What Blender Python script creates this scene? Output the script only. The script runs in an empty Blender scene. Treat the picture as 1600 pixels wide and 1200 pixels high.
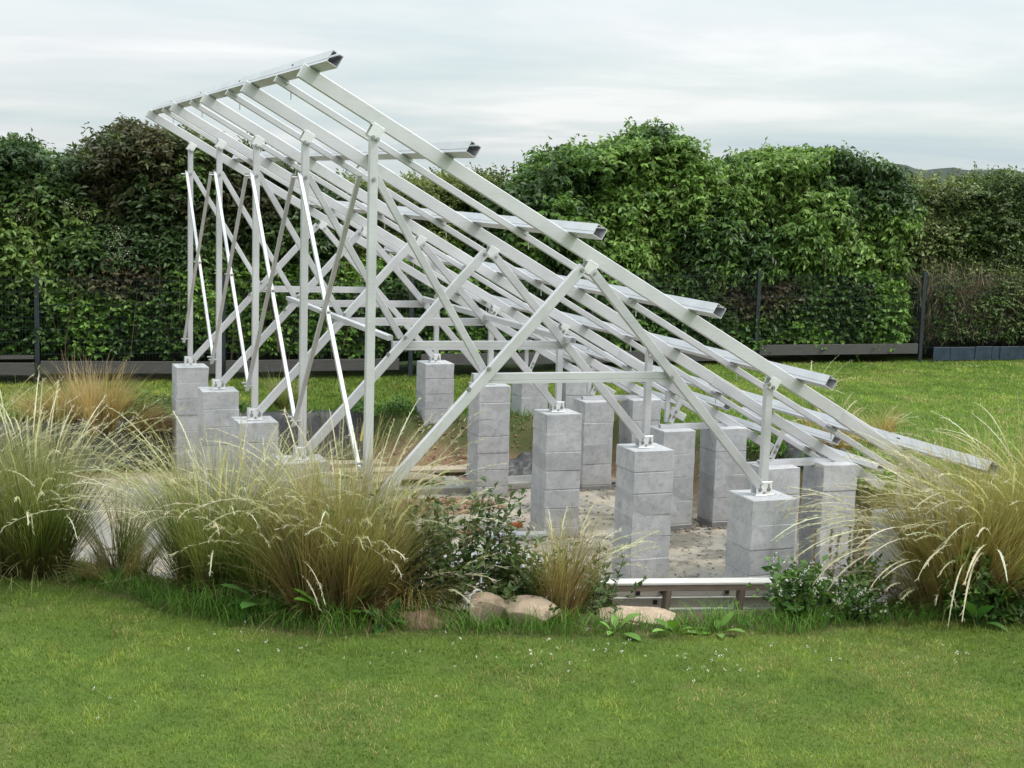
import bpy, bmesh, math, random
import numpy as np
from mathutils import Vector, Matrix
R = math.radians
rng = np.random.default_rng(7)
random.seed(7)
sc = bpy.context.scene
col = sc.collection

# ------------------------------------------------------------------ camera
YAW, PITCH, ROLL = 0.3544, -0.1317, 0.0297
cam_d = bpy.data.cameras.new("camera"); cam = bpy.data.objects.new("camera", cam_d); col.objects.link(cam)
fwd = Vector((math.sin(YAW)*math.cos(PITCH), math.cos(YAW)*math.cos(PITCH), math.sin(PITCH)))
rgt = Vector((math.cos(YAW), -math.sin(YAW), 0)); upv = rgt.cross(fwd)
r2 = rgt*math.cos(ROLL) + upv*math.sin(ROLL); u2 = upv*math.cos(ROLL) - rgt*math.sin(ROLL)
cam.matrix_world = Matrix(((r2.x, u2.x, -fwd.x, -3.014), (r2.y, u2.y, -fwd.y, -11.354), (r2.z, u2.z, -fwd.z, 3.272), (0, 0, 0, 1)))
cam_d.sensor_width = 36; cam_d.lens = 53.17; cam_d.clip_start = .1; cam_d.clip_end = 2000
sc.camera = cam

# ------------------------------------------------------------------ sky and sun
SUN_EL, SUN_AZ = R(52), R(118)       # azimuth: degrees clockwise from +Y, where the sun stands
W = bpy.data.worlds.new("World"); sc.world = W; W.use_nodes = True
nt = W.node_tree; nt.nodes.clear()
def N(t, kind, **kw):
    n = t.nodes.new(kind)
    for k, v in kw.items(): setattr(n, k, v)
    return n
out = N(nt, 'ShaderNodeOutputWorld'); bg = N(nt, 'ShaderNodeBackground'); bg.inputs[1].default_value = .1
sky = N(nt, 'ShaderNodeTexSky', sky_type='NISHITA', sun_disc=False, sun_elevation=SUN_EL, sun_rotation=SUN_AZ)
sky.air_density = 1.2; sky.dust_density = 2.0
tc = N(nt, 'ShaderNodeTexCoord'); sep = N(nt, 'ShaderNodeSeparateXYZ'); nt.links.new(tc.outputs['Generated'], sep.inputs[0])
def M2(t, op, a, b=None, c=None, clamp=False):
    n = N(t, 'ShaderNodeMath', operation=op); n.use_clamp = clamp
    for i, v in enumerate((a, b, c)):
        if v is None: continue
        if hasattr(v, 'is_output'): t.links.new(v, n.inputs[i])
        else: n.inputs[i].default_value = v
    return n.outputs[0]
zc = M2(nt, 'MAXIMUM', sep.outputs[2], 0.0)
zd = M2(nt, 'ADD', zc, .07)
px = M2(nt, 'DIVIDE', sep.outputs[0], zd); py = M2(nt, 'DIVIDE', sep.outputs[1], zd)
cmb = N(nt, 'ShaderNodeCombineXYZ'); nt.links.new(px, cmb.inputs[0]); nt.links.new(py, cmb.inputs[1])
n1 = N(nt, 'ShaderNodeTexNoise'); n1.inputs['Scale'].default_value = .42; n1.inputs['Detail'].default_value = 7; n1.inputs['Roughness'].default_value = .55; n1.inputs['Distortion'].default_value = .4
n2 = N(nt, 'ShaderNodeTexNoise'); n2.inputs['Scale'].default_value = .22; n2.inputs['Detail'].default_value = 4
nt.links.new(cmb.outputs[0], n1.inputs[0]); nt.links.new(cmb.outputs[0], n2.inputs[0])
def ramp(t, fac, stops):
    r = N(t, 'ShaderNodeValToRGB'); e = r.color_ramp.elements
    while len(e) < len(stops): e.new(.5)
    for i, (p, c) in enumerate(stops): e[i].position = p; e[i].color = (c[0], c[1], c[2], 1)
    if fac is not None: t.links.new(fac, r.inputs[0])
    return r.outputs[0]
cl = ramp(nt, n1.outputs[0], [(.32, (.60, .70, .755)), (.45, (.70, .77, .79)), (.54, (.78, .82, .835)), (.64, (.93, .935, .94))])
tint = ramp(nt, n2.outputs[0], [(.35, (.96, 1.0, .985)), (.65, (1.0, .985, 1.0))])
mx = N(nt, 'ShaderNodeMix', data_type='RGBA', blend_type='MULTIPLY'); mx.inputs[0].default_value = 1
nt.links.new(cl, mx.inputs[6]); nt.links.new(tint, mx.inputs[7])
# overcast sky: the zenith is about three times as bright as the horizon
gz = M2(nt, 'MULTIPLY_ADD', zc, 13.0, 7.0)
sc_ = N(nt, 'ShaderNodeVectorMath', operation='SCALE'); nt.links.new(mx.outputs[2], sc_.inputs[0]); nt.links.new(gz, sc_.inputs[3])
mix = N(nt, 'ShaderNodeMix', data_type='RGBA'); mix.inputs[0].default_value = .9
nt.links.new(sky.outputs[0], mix.inputs[6]); nt.links.new(sc_.outputs[0], mix.inputs[7])
nt.links.new(mix.outputs[2], bg.inputs[0]); nt.links.new(bg.outputs[0], out.inputs[0])
sd = bpy.data.lights.new("sun", 'SUN'); sun = bpy.data.objects.new("sun", sd); col.objects.link(sun)
sd.energy = 1.9; sd.angle = R(12); sd.color = (1, .96, .9)
sv = Vector((math.sin(SUN_AZ)*math.cos(SUN_EL), math.cos(SUN_AZ)*math.cos(SUN_EL), math.sin(SUN_EL)))
sun.rotation_euler = sv.to_track_quat('Z', 'Y').to_euler(); sun.location = (20, -20, 30)
sc.view_settings.view_transform = 'Standard'; sc.view_settings.look = 'None'; sc.view_settings.exposure = .5; sc.view_settings.gamma = 1
sc.cycles.max_bounces = 6; sc.cycles.diffuse_bounces = 3; sc.cycles.glossy_bounces = 3; sc.cycles.transmission_bounces = 4; sc.cycles.transparent_max_bounces = 6
sc.cycles.caustics_reflective = False; sc.cycles.caustics_refractive = False

# ------------------------------------------------------------------ materials
def new_mat(name):
    m = bpy.data.materials.new(name); m.use_nodes = True; t = m.node_tree
    return m, t, t.nodes['Principled BSDF']
def noise(t, scale, detail=4, rough=.5, vec=None, dist=0.0):
    n = N(t, 'ShaderNodeTexNoise'); n.inputs['Scale'].default_value = scale; n.inputs['Detail'].default_value = detail
    n.inputs['Roughness'].default_value = rough; n.inputs['Distortion'].default_value = dist
    if vec is None: vec = N(t, 'ShaderNodeNewGeometry').outputs['Position']
    t.links.new(vec, n.inputs[0]); return n.outputs[0]
def mixc(t, fac, a, b, mode='MIX'):
    n = N(t, 'ShaderNodeMix', data_type='RGBA', blend_type=mode)
    for i, v in ((0, fac), (6, a), (7, b)):
        if hasattr(v, 'is_output'): t.links.new(v, n.inputs[i])
        elif i == 0: n.inputs[0].default_value = v
        else: n.inputs[i].default_value = (v[0], v[1], v[2], 1)
    return n.outputs[2]
def bump(t, p, h, strength=.3, dist=.01):
    b = N(t, 'ShaderNodeBump'); b.inputs['Strength'].default_value = strength; b.inputs['Distance'].default_value = dist
    t.links.new(h, b.inputs['Height']); t.links.new(b.outputs[0], p.inputs['Normal'])
def leaf_mat(name, trans=.3, rough=.5, spec=.3):
    m, t, p = new_mat(name)
    a = N(t, 'ShaderNodeAttribute', attribute_name='tone')
    t.links.new(a.outputs['Color'], p.inputs['Base Color']); p.inputs['Roughness'].default_value = rough
    p.inputs['Specular IOR Level'].default_value = spec
    if trans > 0:
        tr = N(t, 'ShaderNodeBsdfTranslucent'); ms = N(t, 'ShaderNodeMixShader'); ms.inputs[0].default_value = trans
        br = mixc(t, 1.0, a.outputs['Color'], (1.25, 1.3, .7), 'MULTIPLY'); t.links.new(br, tr.inputs[0])
        t.links.new(p.outputs[0], ms.inputs[1]); t.links.new(tr.outputs[0], ms.inputs[2])
        t.links.new(ms.outputs[0], t.nodes['Material Output'].inputs[0])
    return m
M_LEAF = leaf_mat("leaf", .25, .45, .35)
M_GRASS = leaf_mat("grass_blade", .3, .55, .25)
M_STRAW = leaf_mat("dry_grass_blade", .35, .6, .2)
M_STEM = leaf_mat("plant_stem", 0, .8, .1)
def mat_metal():
    m, t, p = new_mat("mill_aluminium")
    n = noise(t, 3.0, 5); tc_ = N(t, 'ShaderNodeTexCoord'); mp = N(t, 'ShaderNodeMapping'); mp.inputs['Scale'].default_value = (4, 60, 60)
    t.links.new(tc_.outputs['Object'], mp.inputs[0]); n2_ = noise(t, 2.0, 3, vec=mp.outputs[0])
    f = M2(t, 'ADD', M2(t, 'MULTIPLY', n, .6), M2(t, 'MULTIPLY', n2_, .4))
    t.links.new(ramp(t, f, [(.30, (.53, .53, .548)), (.50, (.62, .62, .64)), (.72, (.69, .69, .705))]), p.inputs['Base Color'])
    oi = N(t, 'ShaderNodeObjectInfo'); st_ = noise(t, 1.3, 6, .7)
    v_ = M2(t, 'MULTIPLY', M2(t, 'MULTIPLY_ADD', oi.outputs['Random'], .16, .90), M2(t, 'MULTIPLY_ADD', st_, .30, .86))
    c0 = p.inputs['Base Color'].links[0].from_socket; vm = N(t, 'ShaderNodeVectorMath', operation='SCALE'); t.links.new(c0, vm.inputs[0]); t.links.new(v_, vm.inputs[3]); t.links.new(vm.outputs[0], p.inputs['Base Color'])
    p.inputs['Metallic'].default_value = .42
    t.links.new(M2(t, 'MULTIPLY_ADD', f, .25, .33), p.inputs['Roughness'])
    return m
M_METAL = mat_metal()
def mat_plain(name, c, rough=.5, metal=0.0, var=.12, scale=6.0, b=.15):
    m, t, p = new_mat(name); n = noise(t, scale, 6, .6)
    a = [max(0, v*(1-var)) for v in c]; d = [min(1, v*(1+var)) for v in c]
    t.links.new(ramp(t, n, [(.3, a), (.7, d)]), p.inputs['Base Color'])
    p.inputs['Roughness'].default_value = rough; p.inputs['Metallic'].default_value = metal
    if b: bump(t, p, noise(t, scale*8, 4), b, .004)
    return m
M_GALV = mat_plain("white_zinc_bracket", (.80, .81, .81), .4, .35, .06, 12, 0)
M_BOLT = mat_plain("stainless_bolt", (.45, .45, .44), .35, .9, .1, 20, 0)
M_DARK = mat_plain("black_slot", (.03, .03, .03), .7, 0, .1, 10, 0)
def mat_concrete():
    m, t, p = new_mat("concrete_block")
    big = noise(t, 2.2, 5, .6); mid = noise(t, 14, 6, .65); fine = noise(t, 120, 3, .7)
    c = ramp(t, mid, [(.30, (.32, .325, .335)), (.50, (.45, .455, .465)), (.72, (.54, .545, .545))])
    c = mixc(t, M2(t, 'MULTIPLY', ramp(t, big, [(.42, (0, 0, 0)), (.7, (1, 1, 1))]), .45), c, (.33, .345, .37))
    blot = noise(t, 7, 7, .75); c = mixc(t, ramp(t, blot, [(.52, (0, 0, 0)), (.68, (.6, .6, .6))]), c, (.20, .205, .21)); c = mixc(t, ramp(t, fine, [(.56, (0, 0, 0)), (.68, (.7, .7, .7))]), c, (.15, .15, .155))
    c = mixc(t, ramp(t, fine, [(.24, (.5, .5, .5)), (.34, (0, 0, 0))]), c, (.72, .71, .69))
    g = N(t, 'ShaderNodeNewGeometry'); s = N(t, 'ShaderNodeSeparateXYZ'); t.links.new(g.outputs['Position'], s.inputs[0])
    lowf = M2(t, 'MULTIPLY', M2(t, 'MULTIPLY_ADD', s.outputs[2], -3.2, -1.75, clamp=True), M2(t, 'MULTIPLY_ADD', blot, 1.6, -.2, clamp=True))
    c = mixc(t, M2(t, 'MULTIPLY', lowf, .8), c, (.26, .225, .17))
    isl = M2(t, 'MULTIPLY_ADD', g.outputs['Random Per Island'], .22, .88); vs_ = N(t, 'ShaderNodeVectorMath', operation='SCALE'); t.links.new(c, vs_.inputs[0]); t.links.new(isl, vs_.inputs[3]); c = vs_.outputs[0]
    t.links.new(c, p.inputs['Base Color']); p.inputs['Roughness'].default_value = .95; p.inputs['Specular IOR Level'].default_value = .2
    bump(t, p, M2(t, 'ADD', fine, mid), .35, .004)
    return m
M_CONC = mat_concrete()
M_MORTAR = mat_plain("mortar_joint", (.20, .20, .195), .95, 0, .2, 30)
def mat_wood(name, c1, c2, rough=.8):
    m, t, p = new_mat(name); tc_ = N(t, 'ShaderNodeTexCoord'); mp = N(t, 'ShaderNodeMapping'); mp.inputs['Scale'].default_value = (2, 30, 30)
    t.links.new(tc_.outputs['Object'], mp.inputs[0]); n = noise(t, 2.5, 6, .6, mp.outputs[0], .3); k = noise(t, 3, 4)
    c = ramp(t, n, [(.3, c1), (.7, c2)]); c = mixc(t, M2(t, 'MULTIPLY', k, .35), c, [v*.65 for v in c1])
    t.links.new(c, p.inputs['Base Color']); p.inputs['Roughness'].default_value = rough; bump(t, p, n, .3, .004)
    return m
M_WOOD_PALE = mat_wood("bleached_wood", (.50, .48, .45), (.70, .68, .65))
M_WOOD_BROWN = mat_wood("brown_wood", (.14, .105, .075), (.26, .205, .155))
M_STAKE = mat_wood("dark_stake_wood", (.06, .045, .032), (.13, .10, .075))
M_WOOD_TAN = mat_wood("tan_plank", (.36, .29, .21), (.50, .42, .32))
M_BOARD_GREY = mat_wood("grey_weathered_wood", (.22, .205, .18), (.36, .34, .30))
M_FENCE_BOARD = mat_wood("dark_grey_board", (.062, .060, .058), (.10, .095, .09))
M_FENCE = mat_plain("anthracite_paint", (.022, .030, .036), .45, 0, .15, 8, 0)
M_BLUE = mat_plain("blue_grey_edging", (.022, .040, .064), .5, 0, .35, 6, .1)
M_LINER = mat_plain("black_pond_liner", (.028, .029, .033), .55, 0, .35, 5, .2)
M_ROCK = None
def mat_rock(name, a, b):
    m, t, p = new_mat(name); n = noise(t, 11, 8, .68, None, .2); f = noise(t, 70, 5, .75)
    c = ramp(t, n, [(.3, a), (.68, b)]); c = mixc(t, ramp(t, f, [(.55, (0, 0, 0)), (.75, (.35, .35, .35))]), c, [v*.5 for v in a])
    t.links.new(c, p.inputs['Base Color']); p.inputs['Roughness'].default_value = .9; bump(t, p, M2(t, 'ADD', n, M2(t, 'MULTIPLY', f, .5)), .9, .02)
    return m
M_ROCK_PINK = mat_rock("pink_sandstone", (.32, .235, .165), (.54, .42, .31))
M_ROCK_BROWN = mat_rock("brown_sandstone", (.14, .085, .055), (.29, .19, .125))
M_RUBBLE = mat_rock("brick_rubble", (.20, .10, .065), (.42, .27, .19))

# ------------------------------------------------------------------ numeric helpers
def sstep(a, b, x):
    t = np.clip((x-a)/(b-a), 0, 1); return t*t*(3-2*t)
_tab = np.random.default_rng(3).random((64, 64, 64))
def vnoise(x, y, z=0.0):
    x = np.asarray(x, float); y = np.asarray(y, float); z = np.asarray(z, float)+0*x
    i, j, k = np.floor(x).astype(int), np.floor(y).astype(int), np.floor(z).astype(int)
    f, g, h = x-i, y-j, z-k; f = f*f*(3-2*f); g = g*g*(3-2*g); h = h*h*(3-2*h)
    T = lambda a, b, c: _tab[(i+a) & 63, (j+b) & 63, (k+c) & 63]
    l = lambda a, b, t: a+(b-a)*t
    return l(l(l(T(0,0,0), T(1,0,0), f), l(T(0,1,0), T(1,1,0), f), g), l(l(T(0,0,1), T(1,0,1), f), l(T(0,1,1), T(1,1,1), f), g), h)
def fbm(x, y, z=0.0, o=3):
    s, a, n = 0, 1.0, 0
    for q in range(o): s = s+a*vnoise(np.asarray(x)*2**q, np.asarray(y)*2**q, np.asarray(z)*2**q); n += a; a *= .5
    return s/n
def unit(v): return v/np.maximum(np.linalg.norm(v, axis=-1, keepdims=True), 1e-9)

# pit outline (rim), counter-clockwise
RIM = np.array([(-3.6,3.4),(-2.3,1.9),(-1.35,.75),(-.55,-.3),(.4,-.55),(1.3,-.85),(2.1,-1.1),(3.9,-1.25),(5.2,-1.15),(6.6,-.9),(7.2,.3),(7.1,3.7),(6.6,5.5),
                (6.3,8.0),(6.0,9.0),(4.3,9.3),(3.1,9.6),(2.7,10.05),(-.3,10.05),(-2.6,9.8),(-3.8,8.0),(-4.2,5.5)])
def rim_dist(x, y):
    x = np.asarray(x, float); y = np.asarray(y, float); d = np.full(x.shape, 1e9); ins = np.zeros(x.shape, bool); n = len(RIM)
    for a in range(n):
        (x0, y0), (x1, y1) = RIM[a], RIM[(a+1) % n]; dx, dy = x1-x0, y1-y0
        t = np.clip(((x-x0)*dx+(y-y0)*dy)/(dx*dx+dy*dy), 0, 1)
        d = np.minimum(d, np.hypot(x-x0-t*dx, y-y0-t*dy))
        c = (y0 > y) != (y1 > y); xi = x0+(y-y0)*dx/(dy if dy else 1e-9); ins ^= c & (x < xi)
    return np.where(ins, d, -d)
def lawn_z(x, y): return -.15*sstep(6.5, 10, y)*(1-sstep(6, 10, x)) + .03*(fbm(x*.5+9, y*.5+5)-.5) - 0.0
def ground_z(x, y):
    x = np.asarray(x, float); y = np.asarray(y, float); d = rim_dist(x, y); l = lawn_z(x, y)
    fl = -.79 + .05*(fbm(x*.9+3, y*.9+1)-.5) + .5*sstep(8.3, 9.7, y)*sstep(2.4, 3.3, x)
    bw = .75-.45*sstep(7, 9.5, y)
    return l+(np.minimum(fl, l)-l)*sstep(0, 1, d/bw)

def mesh_np(name, V, F, mat, parent=None, tone=None, smooth=False, mats=None, midx=None):
    """F: list of int arrays (n,k). tone: per-vertex colour."""
    me = bpy.data.meshes.new(name); V = np.ascontiguousarray(V, np.float32)
    me.vertices.add(len(V)); me.vertices.foreach_set('co', V.ravel())
    F = [np.asarray(f, np.int32) for f in F if len(f)]
    lv = np.concatenate([f.ravel() for f in F]); tot = np.concatenate([np.full(len(f), f.shape[1], np.int32) for f in F])
    st = np.concatenate([[0], np.cumsum(tot)[:-1]]).astype(np.int32)
    me.loops.add(len(lv)); me.loops.foreach_set('vertex_index', lv)
    me.polygons.add(len(tot)); me.polygons.foreach_set('loop_start', st)
    if smooth: me.polygons.foreach_set('use_smooth', np.ones(len(tot), bool))
    for m in (mats or [mat]): me.materials.append(m)
    if midx is not None: me.polygons.foreach_set('material_index', np.asarray(midx, np.int32))
    if tone is not None:
        a = me.attributes.new('tone', 'FLOAT_COLOR', 'POINT'); c = np.ones((len(V), 4), np.float32); c[:, :3] = tone; a.data.foreach_set('color', c.ravel())
    me.update(calc_edges=True)
    o = bpy.data.objects.new(name, me); col.objects.link(o)
    if parent: o.parent = parent
    return o
class MB:
    """collects solids into one mesh"""
    def __init__(s): s.v = []; s.f = []
    def add(s, V, F):
        b = len(s.v); s.v += [tuple(map(float, p)) for p in V]; s.f += [tuple(i+b for i in f) for f in F]; return s
    def extrude(s, prof, p0, p1, up=(0, 0, 1), caps=True):
        p0, p1 = Vector(p0), Vector(p1); d = (p1-p0).normalized(); side = d.cross(Vector(up)).normalized(); u = side.cross(d)
        n = len(prof); V = [p0+side*a+u*b for a, b in prof]+[p1+side*a+u*b for a, b in prof]
        F = [(i, (i+1) % n, (i+1) % n+n, i+n) for i in range(n)]
        if caps: F += [tuple(range(n))[::-1], tuple(range(n, 2*n))]
        return s.add(V, F)
    def beam(s, p0, p1, w, h, up=(0, 0, 1), ch=.004): return s.extrude(chamf(w, h, ch), p0, p1, up)
    def box(s, c, sz, ch=.003):
        c = Vector(c); return s.beam(c-Vector((0, sz[1]/2, 0)), c+Vector((0, sz[1]/2, 0)), sz[0], sz[2], (0, 0, 1), ch)
    def cyl(s, p0, p1, r, n=10, r1=None):
        p = [(r*math.cos(6.2832*i/n), r*math.sin(6.2832*i/n)) for i in range(n)]
        d = Vector(p1)-Vector(p0); return s.extrude(p, p0, p1, (0, 0, 1) if abs(d.normalized().z) < .9 else (1, 0, 0))
    def build(s, name, mat, parent=None, smooth=False):
        me = bpy.data.meshes.new(name); me.from_pydata(s.v, [], s.f); me.materials.append(mat)
        bm = bmesh.new(); bm.from_mesh(me); bmesh.ops.recalc_face_normals(bm, faces=bm.faces); bm.to_mesh(me); bm.free()
        if smooth: me.polygons.foreach_set('use_smooth', np.ones(len(me.polygons), bool))
        o = bpy.data.objects.new(name, me); col.objects.link(o)
        if parent: o.parent = parent
        return o
def chamf(w, h, c=.004):
    a, b = w/2, h/2
    return [(-a+c, -b), (a-c, -b), (a, -b+c), (a, b-c), (a-c, b), (-a+c, b), (-a, b-c), (-a, -b+c)]
def slotted(w, h, t=.005, lip=.03, drop=.012):
    """channel with a slot along its top and inward lips, plus a groove low on each side"""
    a, b = w/2, h/2; l = a-lip
    return [(-a, -b), (a, -b), (a, -b+.022), (a-.004, -b+.025), (a, -b+.028), (a, b), (a-lip, b), (a-lip, b-drop), (a-lip+t, b-drop), (a-lip+t, b-t), (a-t, b-t), (a-t, -b+t),
            (-a+t, -b+t), (-a+t, b-t), (-a+lip-t, b-t), (-a+lip-t, b-drop), (-a+lip, b-drop), (-a+lip, b), (-a, b), (-a, -b+.028), (-a+.004, -b+.025), (-a, -b+.022)]
def tag(o, label=None, cat=None, group=None, kind=None):
    if label: o['label'] = label
    if cat: o['category'] = cat
    if group: o['group'] = group
    if kind: o['kind'] = kind
    return o
def empty(name, loc=(0, 0, 0)):
    o = bpy.data.objects.new(name, None); col.objects.link(o); o.location = loc; o.empty_display_size = .2; return o
def copy_tree(o, parent=None):
    c = o.copy(); col.objects.link(c)
    if parent: c.parent = parent
    for ch in list(o.children): copy_tree(ch, c)
    return c

# ------------------------------------------------------------------ ground
def grid_axis(a, b, step, far, grow=1.35):
    c = list(np.arange(a, b+1e-6, step)); s, v = step, a
    lo = []
    while v > -far: s *= grow; v -= s; lo.append(v)
    s, v = step, c[-1]; hi = []
    while v < far: s *= grow; v += s; hi.append(v)
    return np.array(lo[::-1]+c+hi)
gx = grid_axis(-6, 10, .1, 400); gy = grid_axis(-8, 14, .1, 600)
GX, GY = np.meshgrid(gx, gy); GZ = ground_z(GX, GY); GD = rim_dist(GX, GY)
GV = np.stack([GX, GY, GZ], -1).reshape(-1, 3); nx = len(gx)
ii, jj = np.meshgrid(np.arange(nx-1), np.arange(len(gy)-1)); base_i = (jj*nx+ii).ravel()
quads = np.stack([base_i, base_i+1, base_i+nx+1, base_i+nx], -1)
inside = (GD.reshape(-1)[quads].mean(1) > 0)
def sub_mesh(name, sel, mat, tone):
    q = quads[sel]; u, inv = np.unique(q, return_inverse=True)
    return mesh_np(name, GV[u], [inv.reshape(-1, 4)], mat, tone=tone.reshape(-1, 3)[u], smooth=True)
front_side = 1-sstep(3.0, 6.0, GY)
bed = sstep(.75, .45, -GD)*front_side*(1-.8*sstep(5.6, 6.6, GX)) + sstep(.5, .1, -GD)*(1-front_side)*.8
bed_tone = np.stack([bed, bed, bed], -1)
def mat_lawn():
    m, t, p = new_mat("lawn_turf")
    big = noise(t, .55, 4, .55); mid = noise(t, 3.0, 5, .6); fine = noise(t, 45, 4, .7); dry = noise(t, .9, 5, .6, dist=.6)
    c = ramp(t, mid, [(.3, (.08, .14, .026)), (.7, (.14, .205, .040))])
    c = mixc(t, ramp(t, big, [(.42, (0, 0, 0)), (.62, (.75, .75, .75))]), c, (.135, .185, .038))
    c = mixc(t, ramp(t, dry, [(.58, (0, 0, 0)), (.72, (.55, .55, .55))]), c, (.20, .175, .075))
    c = mixc(t, M2(t, 'MULTIPLY', fine, .55), c, (.045, .075, .016))
    a = N(t, 'ShaderNodeAttribute', attribute_name='tone')
    soil = ramp(t, noise(t, 9, 6, .65), [(.3, (.07, .05, .035)), (.7, (.17, .125, .085))])
    s = N(t, 'ShaderNodeSeparateColor'); t.links.new(a.outputs['Color'], s.inputs[0])
    c = mixc(t, M2(t, 'MULTIPLY', s.outputs[0], M2(t, 'MULTIPLY_ADD', mid, 1.2, .35), clamp=True), c, soil)
    t.links.new(c, p.inputs['Base Color']); p.inputs['Roughness'].default_value = .9; p.inputs['Specular IOR Level'].default_value = .1
    bump(t, p, fine, .8, .03); return m
def mat_pit():
    m, t, p = new_mat("pit_ground")
    big = noise(t, .9, 8, .68, dist=.15); mid = noise(t, 7, 8, .72); fine = noise(t, 55, 5, .75)
    sand = ramp(t, mid, [(.3, (.40, .335, .255)), (.7, (.57, .495, .395))])
    cem = ramp(t, mid, [(.3, (.27, .26, .23)), (.7, (.42, .405, .36))])
    dark_patch = ramp(t, mid, [(.3, (.075, .072, .058)), (.7, (.16, .15, .12))])  # darker floor tone, mixed in by noise and stronger towards the right
    soil = ramp(t, mid, [(.3, (.13, .075, .04)), (.7, (.33, .21, .12))])
    c = mixc(t, ramp(t, big, [(.40, (0, 0, 0)), (.56, (1, 1, 1))]), cem, sand)
    g = N(t, 'ShaderNodeNewGeometry'); s = N(t, 'ShaderNodeSeparateXYZ'); t.links.new(g.outputs['Position'], s.inputs[0])
    w2 = noise(t, .85, 8, .66, dist=.15)
    right = M2(t, 'MULTIPLY', ramp(t, w2, [(.50, (0, 0, 0)), (.58, (1, 1, 1))]), M2(t, 'MULTIPLY', M2(t, 'SUBTRACT', s.outputs[0], 2.0), .6, clamp=True))
    c = mixc(t, M2(t, 'MULTIPLY', right, .75), c, dark_patch)
    a = N(t, 'ShaderNodeAttribute', attribute_name='tone'); q = N(t, 'ShaderNodeSeparateColor'); t.links.new(a.outputs['Color'], q.inputs[0])
    c = mixc(t, q.outputs[0], c, soil)
    c = mixc(t, M2(t, 'MULTIPLY', M2(t, 'MULTIPLY', q.outputs[1], noise(t, 2.5, 5)), 1.7, clamp=True), c, (.07, .10, .025))
    c = mixc(t, M2(t, 'MULTIPLY', ramp(t, fine, [(.58, (0, 0, 0)), (.70, (1, 1, 1))]), .5), c, (.09, .075, .055))
    t.links.new(c, p.inputs['Base Color']); p.inputs['Roughness'].default_value = .9
    bump(t, p, M2(t, 'ADD', mid, M2(t, 'MULTIPLY', fine, .5)), .9, .04); return m
M_LAWN, M_PIT = mat_lawn(), mat_pit()
bank = 1-sstep(.35, .95, GD+.25*(fbm(GX*2, GY*2)-.5)); rear = np.clip(sstep(7.3, 8.6, GY)*sstep(2.2, 3.0, GX)+bank, 0, 1)
weedy = np.clip(bank*sstep(.6, .1, GD)+.8*sstep(8.6, 9.4, GY)*sstep(3.6, 4.4, GX), 0, 1)
tag(sub_mesh("lawn", ~inside, M_LAWN, bed_tone), kind='structure')
tag(sub_mesh("pit_floor", inside, M_PIT, np.stack([rear, weedy, 0*rear], -1)), kind='structure')

# ------------------------------------------------------------------ ribbons: grass blades, plumes, leaves
def ribbons(P, head, L, W_, tilt, curve, nseg, tone_fn, wprof, power=1.3, twist=None, wob=0.0):
    """N curved ribbons. head: heading angle; tilt: start angle from vertical; curve: extra bend at the tip."""
    n = len(P); h = np.stack([np.cos(head), np.sin(head), 0*head], -1)
    tw = rng.uniform(-.9, .9, n) if twist is None else twist
    s0 = np.stack([-np.sin(head+tw), np.cos(head+tw), 0*head], -1)
    pos = P.copy(); V = np.zeros((n, nseg+1, 2, 3), np.float32); T = np.zeros((n, nseg+1, 2, 3), np.float32)
    wo = rng.normal(0, 1, (n, 3))*wob; wo[:, 2] *= .3
    for i in range(nseg+1):
        t = i/nseg; w = (W_*wprof(t))[:, None]
        V[:, i, 0] = pos-s0*w/2; V[:, i, 1] = pos+s0*w/2
        T[:, i] = tone_fn(t)[:, None, :]
        if i < nseg:
            a = tilt+curve*((t+.5/nseg)**power); d = h*np.sin(a)[:, None]; d[:, 2] = np.cos(a)
            pos = pos+(d+wo*math.sin(t*5))*(L/nseg)[:, None]
    k = np.arange(n)[:, None]*(nseg+1)*2+np.arange(nseg)[None, :]*2; k = k.ravel()
    return V.reshape(-1, 3), np.stack([k, k+1, k+3, k+2], -1), T.reshape(-1, 3), pos
class RB:
    def __init__(s): s.V = []; s.F = []; s.T = []; s.n = 0
    def add(s, V, F, T): s.V.append(V); s.F.append(np.asarray(F)+s.n); s.T.append(T); s.n += len(V)
    def build(s, name, mat, parent=None):
        by = {}
        for f in s.F: by.setdefault(f.shape[1], []).append(f)
        return mesh_np(name, np.concatenate(s.V), [np.concatenate(v) for v in by.values()], mat, parent, np.concatenate(s.T))
def tones(n, pal, jit=.15, idx=None):
    pal = np.array(pal); i = rng.integers(0, len(pal), n) if idx is None else idx
    return pal[i]*(1+rng.normal(0, jit, (n, 1)))*(1+rng.normal(0, jit*.3, (n, 3)))
def leaves(P, D, Nn, L, wid, T, fold=.25):
    """folded leaf: base, left, tip, right (two triangles about the midrib)"""
    D = unit(D); S = unit(np.cross(D, Nn)); U = np.cross(S, D); n = len(P); L = L[:, None]
    mid = P+D*L*.42
    V = np.stack([P, mid-S*L*wid/2+U*L*fold*wid, P+D*L-U*L*.12, mid+S*L*wid/2+U*L*fold*wid], 1).reshape(-1, 3)
    b = np.arange(n)*4
    return V, np.concatenate([np.stack([b, b+2, b+1], -1), np.stack([b, b+3, b+2], -1)]), np.repeat(np.clip(T, 0, 1), 4, 0)

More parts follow.
